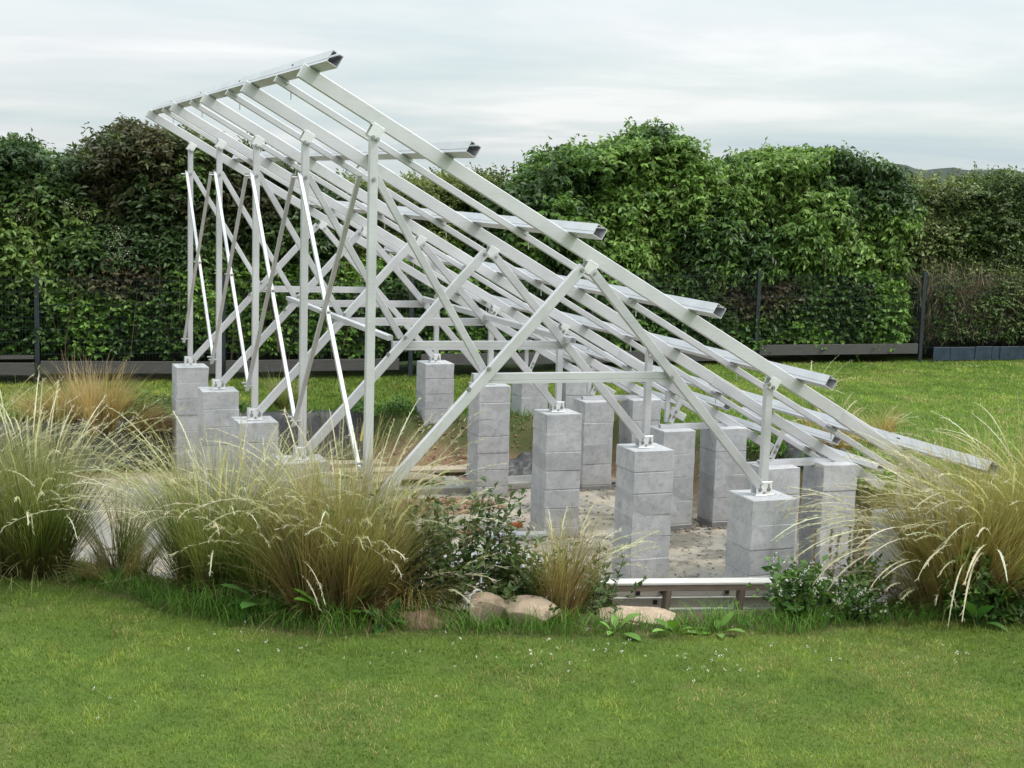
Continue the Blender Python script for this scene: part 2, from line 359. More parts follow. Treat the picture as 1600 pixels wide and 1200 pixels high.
# ------------------------------------------------------------------ lawn blades
def in_view(x, y, z, mx=1.6):
    d = np.stack([x+3.014, y+11.354, z-3.272], -1); f = d@np.array(fwd); a = d@np.array(r2)/f*53.17/18; b = d@np.array(u2)/f*53.17/13.5
    return (f > 1) & (abs(a) < mx) & (abs(b) < mx)
def mown(n, xr, yr, hgt, wid, name, label, mul=1.0):
    x = rng.uniform(*xr, n); y = rng.uniform(*yr, n); k = (rim_dist(x, y) < -.40+.25*(fbm(x*3, y*3)-.5)) & in_view(x, y, 0*x); x, y = x[k], y[k]; n = len(x)
    P = np.stack([x, y, lawn_z(x, y)-.004], -1)
    c = fbm(x*1.1, y*1.1, 2.0); c2 = fbm(x*5, y*5, 5.0); dry = fbm(x*1.3+20, y*1.3, 9.0, 4)
    pal = np.array([(.095, .165, .025), (.15, .235, .038), (.225, .285, .052), (.30, .275, .11)])
    c3 = fbm(x*2.4+7, y*2.4, 3.0, 2); c4 = fbm(x*11, y*11, 1.0, 2); far = 1/(1+np.maximum(0, y+x*.4-3)*.12); c4 = .5+(c4-.5)*far; w = np.clip((c-.30)*2.2+(c3-.5)*2.4+(c4-.5)*1.8+(c2-.5)*1.0*far+rng.normal(0, .25, n)*far, 0, 1.99); i0 = w.astype(int); f = (w-i0)[:, None]
    T = pal[i0]*(1-f)+pal[i0+1]*f; dm = (rng.random(n) < .03+.42*sstep(.55, .72, dry))[:, None]; T = np.where(dm, pal[3]*rng.uniform(.7, 1.25, (n, 1)), T)*rng.uniform(.8, 1.2, (n, 1))
    T = T*mul*np.array([1.14, 1.07, 1.08])*(.62+.76*fbm(x*8+3, y*8, 6.0, 2))[:, None]; L = hgt*rng.uniform(.5, 1.25, n)*(.35+.7*c2+.6*c4)
    V, F, TT, _ = ribbons(P, rng.uniform(0, 6.283, n), L, wid*rng.uniform(.7, 1.3, n), rng.uniform(.1, .8, n), rng.uniform(.2, .9, n), 2, lambda t: T*(.85+.3*t), lambda t: 1-t*.9)
    return tag(mesh_np(name, V, [F], M_GRASS, tone=TT), label, 'grass', kind='stuff')
mown(900000, (-8, 11.5), (-7, 2.6), .034, .0062, "mown_grass", "short mown green grass of the lawn in front of the pit")
mown(260000, (6, 26), (-2, 14), .05, .016, "mown_grass", "short yellow green grass of the lawn behind the frame on the right", np.array([1.30, 1.30, 1.35]))  # lighter, yellower blade colour than the front lawn
mown(130000, (-7, 9), (9, 14), .06, .016, "mown_grass", "strip of rough green grass between the pit and the fence", np.array([1.1, 1.05, 1.05]))
# ------------------------------------------------------------------ fence
FY = 13.9
fence = tag(empty("mesh_fence", (0, FY, 0)), "anthracite wire mesh fence with posts in front of the hedge", "fence")
PX = [-7.6, -4.7, -1.81, 1.16, 4.42, 7.85, 11.25, 14.95, 18.3, 21.6]
for i, x in enumerate(PX):
    g = float(lawn_z(x, FY)); b = MB().box((x, 0, g+.86), (.075, .05, 1.85), .006)
    b.build("post", M_FENCE, fence); 
for i in range(len(PX)-1):
    a, b = PX[i]+.04, PX[i+1]-.04; g = float(lawn_z((a+b)/2, FY)); w = MB()
    for z in np.arange(.28, 1.75, .2):
        for dy in (-.006, .006): w.extrude([(-.0024, -.0024), (.0024, -.0024), (.0024, .0024), (-.0024, .0024)], (a, dy, g+z), (b, dy, g+z))
    for x in np.arange(a+.03, b, .05): w.extrude([(-.0014, -.0014), (.0014, -.0014), (.0014, .0014), (-.0014, .0014)], (x, 0, g+.1), (x, 0, g+1.72), (0, 1, 0))
    w.build("mesh_panel", M_FENCE, fence)
KB = [(-7.55, -4.75, .02), (-4.65, -1.86, .02), (-1.76, 1.12, 0), (1.2, 4.2, -.03), (4.6, 7.8, .04), (7.9, 11.2, .05), (11.3, 14.85, .14)]
for a, b, z in KB:
    MB().beam((a, -.05, z+.13), (b, -.05, z+.13-(.05 if a < 0 else 0)), .04, .2).build("kickboard", M_FENCE_BOARD, fence)
MB().beam((-4.65, -.045, .30), (-1.86, -.045, .29), .03, .06).build("kickboard", M_FENCE_BOARD, fence)
e = MB()
for k in range(34):
    x = 15.2+k*.2; e.beam((x, FY-.1+.02*random.random(), .16), (x+.198, FY-.1+.02*random.random(), .16), .02, .26+.02*random.random())
tag(e.build("plastic_edging", M_BLUE), "low strip of blue grey plastic edging at the hedge foot beyond the fence post", "edging")

# ------------------------------------------------------------------ hedge and shrubs
def bush(name, label, cat, x0, x1, top, zlo, yf, depth, n, ll, lw, pal, droop, trunk=(), tips=None, group=None, dens_top=1.0, bulge=.55, rough=.3, twl=(.18, .42), patch=None, seed=0):
    if bulge > .25:
        top0 = top; top = lambda q: top0(q)-.33
    root = tag(empty(name, ((x0+x1)/2, yf+.5, 0)), label, cat, group); off = np.array([(x0+x1)/2, yf+.5, 0])
    x = rng.uniform(x0, x1, n); tp = top(x)+rough*(fbm(x*1.6, seed, 0, 4)-.45)*2
    z = zlo+(tp-zlo)*rng.random(n)**.9; u = (z-zlo)/(tp-zlo)
    edge = np.minimum(x-x0, x1-x); ed = sstep(.6, 0, edge)
    d = np.minimum(rng.exponential(.28, n), depth)
    front = yf+.9*np.clip(u, 0, 1)**5+.35*ed-bulge*(fbm(x*1.25+seed, z*1.25, seed*.7, 3)-.4)*2
    topm = rng.random(n) < .22*dens_top
    z = np.where(topm, tp-rng.exponential(.15, n), z); y = np.where(topm, front+rng.uniform(-.3, depth, n), front+d)
    if bulge > .25:       # most of the foliage hangs in rounded clumps with gaps between them
        nc = int((x1-x0)*9); cx_ = rng.uniform(x0+.2, x1-.2, nc); ct = top(cx_)+rough*(fbm(cx_*1.6, seed, 0, 4)-.45)*2; cz_ = zlo+.2+(ct-zlo-.35)*rng.random(nc)**.85
        cr = rng.uniform(.22, .55, nc)*min(1, ll*9); cy_ = yf+.15+.9*np.clip((cz_-zlo)/(ct-zlo), 0, 1)**5-bulge*(fbm(cx_*1.25+seed, cz_*1.25, seed*.7, 3)-.4)*2-rng.uniform(-.12, .12, nc)
        k = rng.integers(0, nc, n); inc = (rng.random(n) < .62) & ~topm; dv = unit(np.stack([rng.normal(0, 1, n), rng.normal(-.6, .8, n), rng.normal(.45, .8, n)], -1))
        rr_ = (cr[k]*rng.uniform(.75, 1.05, n))[:, None]*np.array([1.15, .9, .8]); q_ = np.stack([cx_[k], cy_[k], cz_[k]], -1)+dv*rr_
        x = np.where(inc, q_[:, 0], x); y = np.where(inc, q_[:, 1], y); z = np.where(inc, np.maximum(q_[:, 2], zlo), z); u = np.clip((z-zlo)/(tp-zlo), 0, 1)
    P = np.stack([x, y, z], -1)
    D = unit(np.stack([rng.normal(0, .55, n), -.75+rng.normal(0, .4, n), .25+rng.normal(0, .45, n)+.9*np.where(topm, 1, u**4)], -1))
    if bulge > .25: D = unit(np.where(inc[:, None], D*.6+dv*.8, D))
    else:
        gap = fbm(x*2.3+seed, z*2.3, 2.0, 3); kp = (gap > .36) | (rng.random(n) < .22); x, y, z, u, P, D, tp = x[kp], y[kp], z[kp], u[kp], P[kp], D[kp], tp[kp]; n = len(x)
    TL = rng.uniform(*twl, n)
    cl = fbm(x*.9+seed*3, z*.9, y*.9, 3)
    w = np.clip((cl-.36)/.3, 0, .999)*len(pal); ti = np.clip((w+rng.normal(0, .6, n)).astype(int), 0, len(pal)-1); base = np.array(pal)[ti]*rng.uniform(.75, 1.25, (n, 1))
    if patch is not None: base = patch(x, z, base)
    rb = RB(); m = 8
    for k in range(m):
        t = .12+.88*k/(m-1); keep = rng.random(n) < .92; q = P[keep]+D[keep]*(TL[keep]*t)[:, None]
        q[:, 2] -= .10*t*t*droop*TL[keep]*4; nn = len(q); sd_ = np.where(k % 2, 1, -1)
        lat = np.cross(D[keep], np.array([0, 0, 1.])); LD = D[keep]*.55+lat*sd_*.8+rng.normal(0, .38, (nn, 3)); LD[:, 2] -= droop
        NN = np.array([0, -.55, .85])+rng.normal(0, .45, (nn, 3))
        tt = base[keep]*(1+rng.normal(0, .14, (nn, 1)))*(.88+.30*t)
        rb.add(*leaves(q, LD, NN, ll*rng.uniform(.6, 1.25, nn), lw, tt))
    ns = int((x1-x0)*14*min(1, dens_top)); sx = rng.uniform(x0+.2, x1-.2, ns)           # loose shoots above the crown
    if ns:
        sz = top(sx)+rough*(fbm(sx*1.6, seed, 0, 4)-.45)*2-.2; hd_ = rng.uniform(0, 6.283, ns); SLn = rng.uniform(.25, .75, ns)
        V, F, T, _ = ribbons(np.stack([sx, yf+.5+rng.uniform(0, .6, ns), sz], -1), hd_, SLn, np.full(ns, .010), np.abs(rng.normal(0, .35, ns)), rng.uniform(.2, 1.2, ns), 8, lambda t: np.tile([.08, .075, .03], (ns, 1)), lambda t: 1-.7*t)
        rb.add(V, F, T); md_ = V.reshape(ns, 9, 2, 3).mean(2); bt = np.array(pal)[rng.integers(len(pal)//2, len(pal), ns)]
        if patch is not None: bt = patch(sx, sz, bt)
        for q in range(1, 9):
            for _ in range(2):
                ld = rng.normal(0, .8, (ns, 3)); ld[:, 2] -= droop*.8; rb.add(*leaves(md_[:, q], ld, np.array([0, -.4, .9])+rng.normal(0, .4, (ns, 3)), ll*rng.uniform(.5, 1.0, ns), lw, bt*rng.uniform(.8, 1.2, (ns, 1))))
    # dark green sheet behind the leafy shell, interior shade painted into its colour
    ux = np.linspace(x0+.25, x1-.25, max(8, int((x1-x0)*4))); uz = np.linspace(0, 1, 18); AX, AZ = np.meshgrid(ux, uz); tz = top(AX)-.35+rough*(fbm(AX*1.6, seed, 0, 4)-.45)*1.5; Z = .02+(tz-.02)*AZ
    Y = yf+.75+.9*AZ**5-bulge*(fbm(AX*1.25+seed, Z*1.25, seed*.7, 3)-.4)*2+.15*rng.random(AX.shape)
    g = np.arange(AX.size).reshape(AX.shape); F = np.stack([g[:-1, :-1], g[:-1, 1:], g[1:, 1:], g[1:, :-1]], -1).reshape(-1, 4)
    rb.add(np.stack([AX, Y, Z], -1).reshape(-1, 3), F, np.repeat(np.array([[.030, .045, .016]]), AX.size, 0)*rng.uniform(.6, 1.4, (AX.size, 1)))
    for v in rb.V: v -= off
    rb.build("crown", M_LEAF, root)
    # woody stems
    tw = RB(); nb = 40+int((x1-x0)*22)
    bx = rng.uniform(x0+.2, x1-.2, nb); bz = rng.uniform(.05, .5, nb); hh = top(bx)*rng.uniform(.5, .95, nb)
    V, F, T, _ = ribbons(np.stack([bx, yf+.35+rng.normal(0, .25, nb), bz], -1)-off, rng.uniform(0, 6.283, nb), hh, rng.uniform(.012, .035, nb), rng.uniform(0, .35, nb), rng.uniform(-.3, .4, nb), 7, lambda t: np.tile([.10, .075, .05], (nb, 1)), lambda t: 1-.7*t, wob=.12)
    tw.add(V, F, T); tw.build("stems", M_STEM, root)
    for (tx, tz0, tx1, tz1, rr) in trunk:
        MB().cyl(Vector((tx, yf+.15, tz0))-Vector(off), Vector((tx1, yf+.05, tz1))-Vector(off), rr, 7).build("branch", mat_bark, root)
    return root
mat_bark = mat_plain("bark", (.12, .09, .06), .9, 0, .3, 25, .4)
def interp(xs, zs): return lambda x: np.interp(x, xs, zs)
G1 = [(.040, .078, .022), (.062, .115, .028), (.085, .150, .034), (.12, .19, .042)]
G2 = [(.040, .082, .020), (.070, .135, .026), (.100, .185, .034), (.14, .235, .045)]
def brownish(x, z, b):
    k = sstep(2.0, 2.9, z)*sstep(-1.5, -.6, x)*sstep(3.2, 1.8, x)*.85*sstep(.35, .6, fbm(x*1.5+4, z*1.5, 2)); k = np.maximum(k, .5*sstep(3.2, 3.8, z))[:, None]
    return b*(1-k)+np.array([.060, .048, .020])*k*rng.uniform(.6, 1.4, (len(x), 1))
hg = "shrubs of the tall hedge behind the fence"
HY = 14.62
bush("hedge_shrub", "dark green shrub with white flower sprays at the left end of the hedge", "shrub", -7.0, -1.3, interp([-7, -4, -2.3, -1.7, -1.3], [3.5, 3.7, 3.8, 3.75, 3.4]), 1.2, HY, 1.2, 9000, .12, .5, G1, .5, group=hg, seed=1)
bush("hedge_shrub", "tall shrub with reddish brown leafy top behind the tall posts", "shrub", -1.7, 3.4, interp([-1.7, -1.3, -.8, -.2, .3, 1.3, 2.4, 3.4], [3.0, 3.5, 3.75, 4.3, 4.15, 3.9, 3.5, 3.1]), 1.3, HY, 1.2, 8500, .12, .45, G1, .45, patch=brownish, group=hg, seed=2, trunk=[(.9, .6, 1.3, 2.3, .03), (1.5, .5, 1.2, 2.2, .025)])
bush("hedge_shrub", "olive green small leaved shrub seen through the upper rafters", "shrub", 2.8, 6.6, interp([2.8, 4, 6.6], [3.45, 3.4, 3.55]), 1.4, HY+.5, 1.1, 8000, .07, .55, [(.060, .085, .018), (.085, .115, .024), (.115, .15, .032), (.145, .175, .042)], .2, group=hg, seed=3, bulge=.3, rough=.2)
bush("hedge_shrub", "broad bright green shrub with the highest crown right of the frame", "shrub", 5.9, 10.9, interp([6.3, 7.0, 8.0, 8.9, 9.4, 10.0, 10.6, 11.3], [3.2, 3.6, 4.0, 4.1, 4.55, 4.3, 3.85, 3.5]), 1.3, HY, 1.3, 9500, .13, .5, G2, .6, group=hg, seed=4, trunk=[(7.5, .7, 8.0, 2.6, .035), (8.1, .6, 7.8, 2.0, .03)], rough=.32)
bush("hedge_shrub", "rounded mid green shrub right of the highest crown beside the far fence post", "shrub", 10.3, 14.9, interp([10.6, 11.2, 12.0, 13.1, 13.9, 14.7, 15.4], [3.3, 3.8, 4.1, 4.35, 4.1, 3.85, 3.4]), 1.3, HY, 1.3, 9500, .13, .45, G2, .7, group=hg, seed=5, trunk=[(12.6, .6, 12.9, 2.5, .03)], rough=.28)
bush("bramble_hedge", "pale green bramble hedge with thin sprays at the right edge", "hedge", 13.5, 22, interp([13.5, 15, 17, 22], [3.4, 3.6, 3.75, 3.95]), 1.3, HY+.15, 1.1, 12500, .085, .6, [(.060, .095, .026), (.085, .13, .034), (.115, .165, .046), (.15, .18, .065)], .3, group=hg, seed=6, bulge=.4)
lg = "clipped ivy panels behind the fence"
G3 = [(.044, .094, .018), (.076, .155, .025), (.115, .225, .034), (.16, .285, .048)]
def twiggy(xa, za, r):
    def f(x, z, b):
        k = (sstep(r, r*.4, np.hypot((x-xa)*.6, z-za))*.9)[:, None]
        return b*(1-k)+np.array([.095, .070, .045])*k*rng.uniform(.5, 1.4, (len(x), 1))
    return f
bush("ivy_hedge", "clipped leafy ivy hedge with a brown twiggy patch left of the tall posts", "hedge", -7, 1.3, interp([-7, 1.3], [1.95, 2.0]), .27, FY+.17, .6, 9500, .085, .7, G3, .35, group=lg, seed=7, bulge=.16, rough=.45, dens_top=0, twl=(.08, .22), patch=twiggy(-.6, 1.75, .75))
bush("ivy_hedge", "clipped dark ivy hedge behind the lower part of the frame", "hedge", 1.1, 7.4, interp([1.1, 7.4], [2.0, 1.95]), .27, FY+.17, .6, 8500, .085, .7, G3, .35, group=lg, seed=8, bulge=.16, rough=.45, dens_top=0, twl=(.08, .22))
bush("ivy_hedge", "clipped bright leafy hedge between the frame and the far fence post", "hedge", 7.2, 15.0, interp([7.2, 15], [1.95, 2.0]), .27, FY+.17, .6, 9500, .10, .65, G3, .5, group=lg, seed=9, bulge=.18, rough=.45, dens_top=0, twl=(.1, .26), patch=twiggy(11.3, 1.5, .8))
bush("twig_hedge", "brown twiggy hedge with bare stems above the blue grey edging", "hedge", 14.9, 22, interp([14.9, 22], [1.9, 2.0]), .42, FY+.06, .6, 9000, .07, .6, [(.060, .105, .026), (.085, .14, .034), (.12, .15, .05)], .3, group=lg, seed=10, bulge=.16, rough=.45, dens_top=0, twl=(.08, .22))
tw = RB(); nb = 3000
V, F, T, _ = ribbons(np.stack([np.where(rng.random(nb) < .6, rng.uniform(15.0, 17.0, nb), rng.uniform(15, 21.5, nb)), FY+.15+rng.normal(.05, .08, nb), rng.uniform(.35, 1.5, nb)], -1), rng.uniform(0, 6.283, nb), rng.uniform(.2, .7, nb), rng.uniform(.006, .014, nb), rng.uniform(0, 1.5, nb), rng.normal(0, .6, nb), 4, lambda t: tones(nb, [(.25, .205, .145), (.17, .135, .09), (.33, .275, .20)], .1), lambda t: 1-.6*t, wob=.1)
tw.add(V, F, T)
o = tw.build("stems", M_STEM, bpy.data.objects["twig_hedge"]); o.location = -Vector(bpy.data.objects["twig_hedge"].location)
# white flower sprays on the left shrub
fl = RB(); n = 300; cx = np.repeat([-1.35, -1.10, -.62, -2.05, -.52, -.48], 50)[:n]; cz = np.repeat([2.72, 2.60, 2.30, 2.55, 2.12, 1.92], 50)[:n]
P = np.stack([cx+rng.normal(0, .10, n), 13.75+rng.normal(0, .12, n), cz+rng.normal(0, .07, n)], -1)
fl.add(*leaves(P, rng.normal(0, 1, (n, 3)), rng.normal(0, 1, (n, 3)), rng.uniform(.015, .03, n), .8, tones(n, [(.34, .31, .23), (.42, .40, .31)], .1)))
o = fl.build("blossom_sprays", M_LEAF, bpy.data.objects["hedge_shrub"]); o.location = -Vector(bpy.data.objects["hedge_shrub"].location)
# distant wooded rise on the right
xs = np.linspace(105, 300, 160); rb = RB()
hz = 5.0+1.6*fbm(xs*.05, 1)+1.8*fbm(xs*.3, 4, 0, 4)
V = np.stack([np.concatenate([xs, xs, xs]), np.concatenate([np.full(160, 150.), np.full(160, 158.), np.full(160, 200.)]), np.concatenate([0*xs-.5, hz, hz*.6])], -1)
k = np.arange(159); F = np.concatenate([np.stack([k, k+1, k+161, k+160], -1), np.stack([k+160, k+161, k+321, k+320], -1)])
tag(mesh_np("hills", V, [F], mat_plain("far_woodland", (.035, .05, .04), .9, 0, .35, .5, 0), smooth=False), kind='structure')

# ------------------------------------------------------------------ block pillars
PT = .66                                     # top of the two tall rows
XA, XB, XC, XD = 0.0, 3.541, 5.03, 5.73
YF = [0, 2.4, 4.8, 7.2, 9.6]
def pillar(name, x, y, top, bottom, w, course, label, group):
    bm = bmesh.new(); z = top; k = 0
    while z > bottom-.02:
        zc_ = z-course/2; j = random.uniform(-.004, .004); j2 = random.uniform(-.004, .004)
        r = bmesh.ops.create_cube(bm, size=1); vs = r['verts']
        bmesh.ops.scale(bm, vec=(w+random.uniform(-.003, .003), w+random.uniform(-.003, .003), course-.006), verts=vs)
        bmesh.ops.rotate(bm, verts=vs, cent=(0, 0, 0), matrix=Matrix.Rotation(random.uniform(-.008, .008), 3, 'Z'))
        bmesh.ops.translate(bm, vec=(j, j2, zc_-PT), verts=vs)
        z -= course; k += 1
    bmesh.ops.bevel(bm, geom=bm.edges[:]+bm.verts[:], offset=.006, segments=1, affect='EDGES')
    for v in bm.verts: v.co += Vector((random.uniform(-1, 1), random.uniform(-1, 1), random.uniform(-1, 1)))*.0018
    cs = {}
    for v in bm.verts: cs.setdefault((v.co.x > 0, v.co.y > 0, round(v.co.z/.05)), []).append(v)
    for kk, vl in cs.items():                    # chipped corners
        if random.random() < .35:
            a_ = random.uniform(.006, .020)
            for v in vl: v.co.x -= math.copysign(a_*random.random(), v.co.x); v.co.y -= math.copysign(a_*random.random(), v.co.y)
    nf = len(bm.faces)
    r = bmesh.ops.create_cube(bm, size=1); hgt = k*course-.03
    bmesh.ops.scale(bm, vec=(w-.014, w-.014, hgt), verts=r['verts']); bmesh.ops.translate(bm, vec=(0, 0, top-PT-.012-hgt/2), verts=r['verts'])
    me = bpy.data.meshes.new(name); bm.to_mesh(me); bm.free(); me.materials.append(M_CONC); me.materials.append(M_MORTAR)
    mi = np.zeros(len(me.polygons), np.int32); mi[nf:] = 1; me.polygons.foreach_set('material_index', mi)
    o = bpy.data.objects.new(name, me); col.objects.link(o); o.location = (x, y, PT); return tag(o, label, "pillar", group, "thing")
rown = ["nearest the camera", "second from the camera", "third from the camera", "second from the hedge", "nearest the hedge"]
pg = "block pillars carrying the metal frame"
for k in range(5):
    fl_ = float(ground_z(XA, YF[k]))-.1
    pillar("block_pillar", XA, YF[k], PT, max(-1.0, float(ground_z(XA, YF[k]))-.25), .44, .222, "grey block pillar under a tall post, "+rown[k]+(", hidden in the grass" if k == 0 else ""), pg)
    pillar("block_pillar", XB, YF[k], PT, float(ground_z(XB, YF[k]-.3))-.1, .44, .222, "grey block pillar in the middle row under a short post, "+rown[k], pg)
    pillar("block_pillar", XC, YF[k], .42, float(ground_z(XC, YF[k]-.3))-.1, .43, .284, "lower grey block pillar at its rail's left end, "+rown[k], pg)
    pillar("block_pillar", XD, YF[k], .43, float(ground_z(XD, YF[k]-.3))-.1, .42, .284, "lower grey block pillar at its rail's right end, "+rown[k], pg)

# ------------------------------------------------------------------ metal frame
frame = tag(empty("solar_mounting_frame", (0, 0, PT)), "large sloping unfinished aluminium frame of rafters, purlins and struts on block pillars", "frame")
LX = lambda x: 3.632-.5625*x-PT             # line of the brackets below a rafter, local height
SL = Vector((1, 0, -.5625)).normalized(); NR = Vector((.5625, 0, 1)).normalized()
def rp(x, off): return Vector((x, 0, LX(x)+off/.8716))       # point at a distance above the bracket line
class Bolts(list): pass                        # each bolt becomes a mesh of its own
def bolt(mb, x, y, z, r=.011, l=.014): mb.append(MB().cyl((x, y, z), (x, y-l, z), r, 6).cyl((x, y, z), (x, y-.003, z), r*1.6, 10)); return mb
protos = []
def part(mb, name, mat, parent=frame):
    if isinstance(mb, list): return [m_.build(name, mat, parent) for m_ in mb]
    return mb.build(name, mat, parent)
X0, XS, X1 = -.57, 4.27, 6.4
rafter = part(MB().beam(rp(X0, .098), rp(XS+.35, .098), .052, .112, NR), "rafter", M_METAL)
part(MB().beam(rp(XS, .086), rp(X1, .086), .058, .104, NR), "splice_channel", M_METAL, rafter)
protos.append(rafter)
# tall post
p = part(MB().beam((0, 0, .03), (0, 0, LX(0)-.02), .066, .062, (0, 1, 0)), "post", M_METAL)
def saddle(x, parent, tiltv=SL):
    m = MB(); c = rp(x, .005)
    for s in (-1, 1): m.extrude(chamf(.008, .11, .002), c+Vector((0, s*.040, 0))-SL*.048, c+Vector((0, s*.040, 0))+SL*.048, NR)
    m.extrude(chamf(.08, .006, .001), c+NR*.036-SL*.062, c+NR*.036+SL*.062, NR)
    b = part(m, "bracket", M_GALV, parent)
    return b
saddle(.01, p)
m = Bolts(); c = rp(.0, -.02); bolt(m, -.015, -.048, c.z-.02); bolt(m, .02, -.048, c.z-.035); bolt(m, 0, -.036, LX(0)-.36); part(m, "bolt", M_BOLT, p)
def foot(x, parent):
    m = MB()
    for s in (-1, 1): m.beam((x-.075, s*.048, .062), (x+.075, s*.048, .062), .007, .118)
    m.beam((x-.085, 0, .004), (x+.085, 0, .004), .13, .008)
    b = part(m, "foot_bracket", M_GALV, parent)
    d = Bolts()
    for dx in (-.042, .042):
        d.append(MB().box((x+dx, -.0522, .075), (.012, .004, .05), .001)); bolt(d, x+dx, -.052, .05, .012)
    bolt(d, x, -.052, .022, .008)
    return b, d
b, d = foot(0, p); part(d, "bolt", M_BOLT, p)
protos.append(p)
# struts of one frame
XM = 1.785; ZM = LX(XM)
s = part(MB().beam((.045, -.034, .09), (XM-.03, -.034, ZM-.01), .050, .084, (0, 0, 1)), "strut", M_METAL)
saddle(XM+.04, s); m = Bolts(); bolt(m, XM-.045, -.062, ZM-.035, .013); bolt(m, XM+.07, -.05, ZM-.06, .013); bolt(m, .80, -.060, 1.73-PT-.09, .013); bolt(m, .965, -.060, 1.80-PT, .012); part(m, "bolt", M_BOLT, s)
protos.append(s)
s = part(MB().beam((XM+.05, -.030, ZM-.04), (XB-.05, -.030, .08), .048, .076, (0, 0, 1)), "strut", M_METAL)
m = Bolts(); bolt(m, 2.585, -.056, 1.70-PT, .014); part(m, "bolt", M_BOLT, s); protos.append(s)
s = part(MB().beam((.025, .026, 3.30-PT), (.945, .026, 1.79-PT), .038, .060, (0, 0, 1)), "strut", M_METAL); protos.append(s)
t_ = part(MB().extrude(slotted(.060, .082, .006, .022, .008), (.86, .030, 1.715-PT), (2.60, .030, 1.705-PT)), "tie_beam", M_METAL); protos.append(t_)
# short post on the middle pillar
p = part(MB().beam((XB, 0, .03), (XB, 0, LX(XB)-.01), .066, .062, (0, 1, 0)), "short_post", M_METAL)
saddle(XB+.03, p); b, d = foot(XB-.015, p); bolt(d, XB+.02, -.05, LX(XB)-.04, .012); bolt(d, XB-.02, -.05, LX(XB)-.01, .012); part(d, "bolt", M_BOLT, p)
protos.append(p)
# low rail between the two lower pillars, with a post and a leaning leg up to the rafter
r = part(MB().extrude(slotted(.07, .07, .006, .02, .008), (XC-.16, .02, .42-PT+.010), (XD+.05, .02, .425-PT+.010)), "base_rail", M_METAL); protos.append(r)
l = part(MB().beam((XC-.06, .035, .49-PT), (XC-.06, .035, LX(XC-.06)+.03), .05, .05, (0, 1, 0)), "leaning_leg", M_METAL); protos.append(l)
l = part(MB().beam((XC-.03, -.02, .49-PT), (XC+.10, -.02, LX(XC+.10)+.04), .012, .062, (1, 0, 0)), "leaning_leg", M_METAL)
m = Bolts(); bolt(m, XC+.03, -.028, .62-PT, .012); bolt(m, XC+.005, -.028, .56-PT, .012); part(m, "bolt", M_BOLT, l); protos.append(l)
for k in range(1, 5):
    for pr in protos:
        c = copy_tree(pr, frame); c.location = (0, YF[k], 0)
# thin rafters half way between the frames
pr = None
for k in range(4):
    if pr is None:
        pr = part(MB().beam(rp(-.52, .128), rp(6.35, .128), .05, .058, NR), "thin_rafter", M_METAL)
        cl_ = Bolts()
        for i in range(6):
            x = -.44+i*1.0694; cl_.append(MB().extrude(chamf(.09, .03, .002), rp(x+.0, .150)-SL*.02, rp(x, .150)+SL*.03, NR).cyl(rp(x+.05, .125), rp(x+.05, .045), .005, 6))
        part(cl_, "clip", M_METAL, pr); c = pr
    else: c = copy_tree(pr, frame)
    c.location = (0, 1.2+2.4*k, 0)
# purlins across the frames
def purlin(x, y0, y1, off=.208, w=.092, h=.094, nm="purlin"):
    c = rp(x, off); a = Vector((c.x, y1, c.z)); b_ = Vector((c.x, y0, c.z))
    o = part(MB().extrude(slotted(w, h, .005, w/2-.009), a, b_, NR), nm, M_METAL)
    d = Bolts()
    for yy in np.arange(y0+1.3, y1-.2, 2.4):
        q = c-SL*(w/2+.001)+NR*.012; d.append(MB().box((q.x, yy, q.z), (.004, .05, .012), .001))
    part(d, "slot", M_DARK, o); return o
for i, (xu, e) in enumerate([(-.44, -.56), (.63, -.53), (1.69, -.51), (2.80, -.44), (3.87, -.47), (5.0, -1.2)]): purlin(xu, e, 9.68 if i else 9.66)
for k in range(4):
    for xu in (5.63, 6.2): purlin(xu, YF[k+1]-.25, YF[k+1]+1.75, .21, .095, .08)
# crossing flat braces between the tall posts
for k in range(4):
    a, b_ = YF[k], YF[k+1]
    o1 = part(MB().beam((-.052, b_, 3.31-PT), (-.052, a+.06, 1.0-PT), .006, .038, (1, 0, 0)).beam((-.070, b_-.012, 3.305-PT), (-.070, a+.048, .995-PT), .038, .005, (1, 0, 0)), "cross_brace", M_METAL)
    o2 = part(MB().beam((-.092, a+.03, 3.30-PT), (-.092, b_-.06, .98-PT), .006, .036, (1, 0, 0)).beam((-.108, a+.045, 3.30-PT), (-.108, b_-.045, .98-PT), .036, .005, (1, 0, 0)), "cross_brace", M_METAL)
    m = Bolts(); ym = (a+b_)/2
    for yy, zz in ((ym, 2.15), (a+.06, 1.05), (b_-.06, 1.03), (b_-.03, 3.27)): m.append(MB().cyl((-.03, yy, zz-PT), (-.13, yy, zz-PT), .010, 8))
    part(m, "bolt", M_BOLT, o1)
# long rails tying the frames together at the tie beams
part(MB().beam((.86, 2.5, 1.78-PT), (.86, 7.2, 1.78-PT), .06, .05), "side_rail", M_METAL)
part(MB().extrude(slotted(.06, .06, .005, .018, .008), (2.62, 2.2, 1.77-PT), (2.62, 7.3, 1.77-PT)), "side_rail", M_METAL)

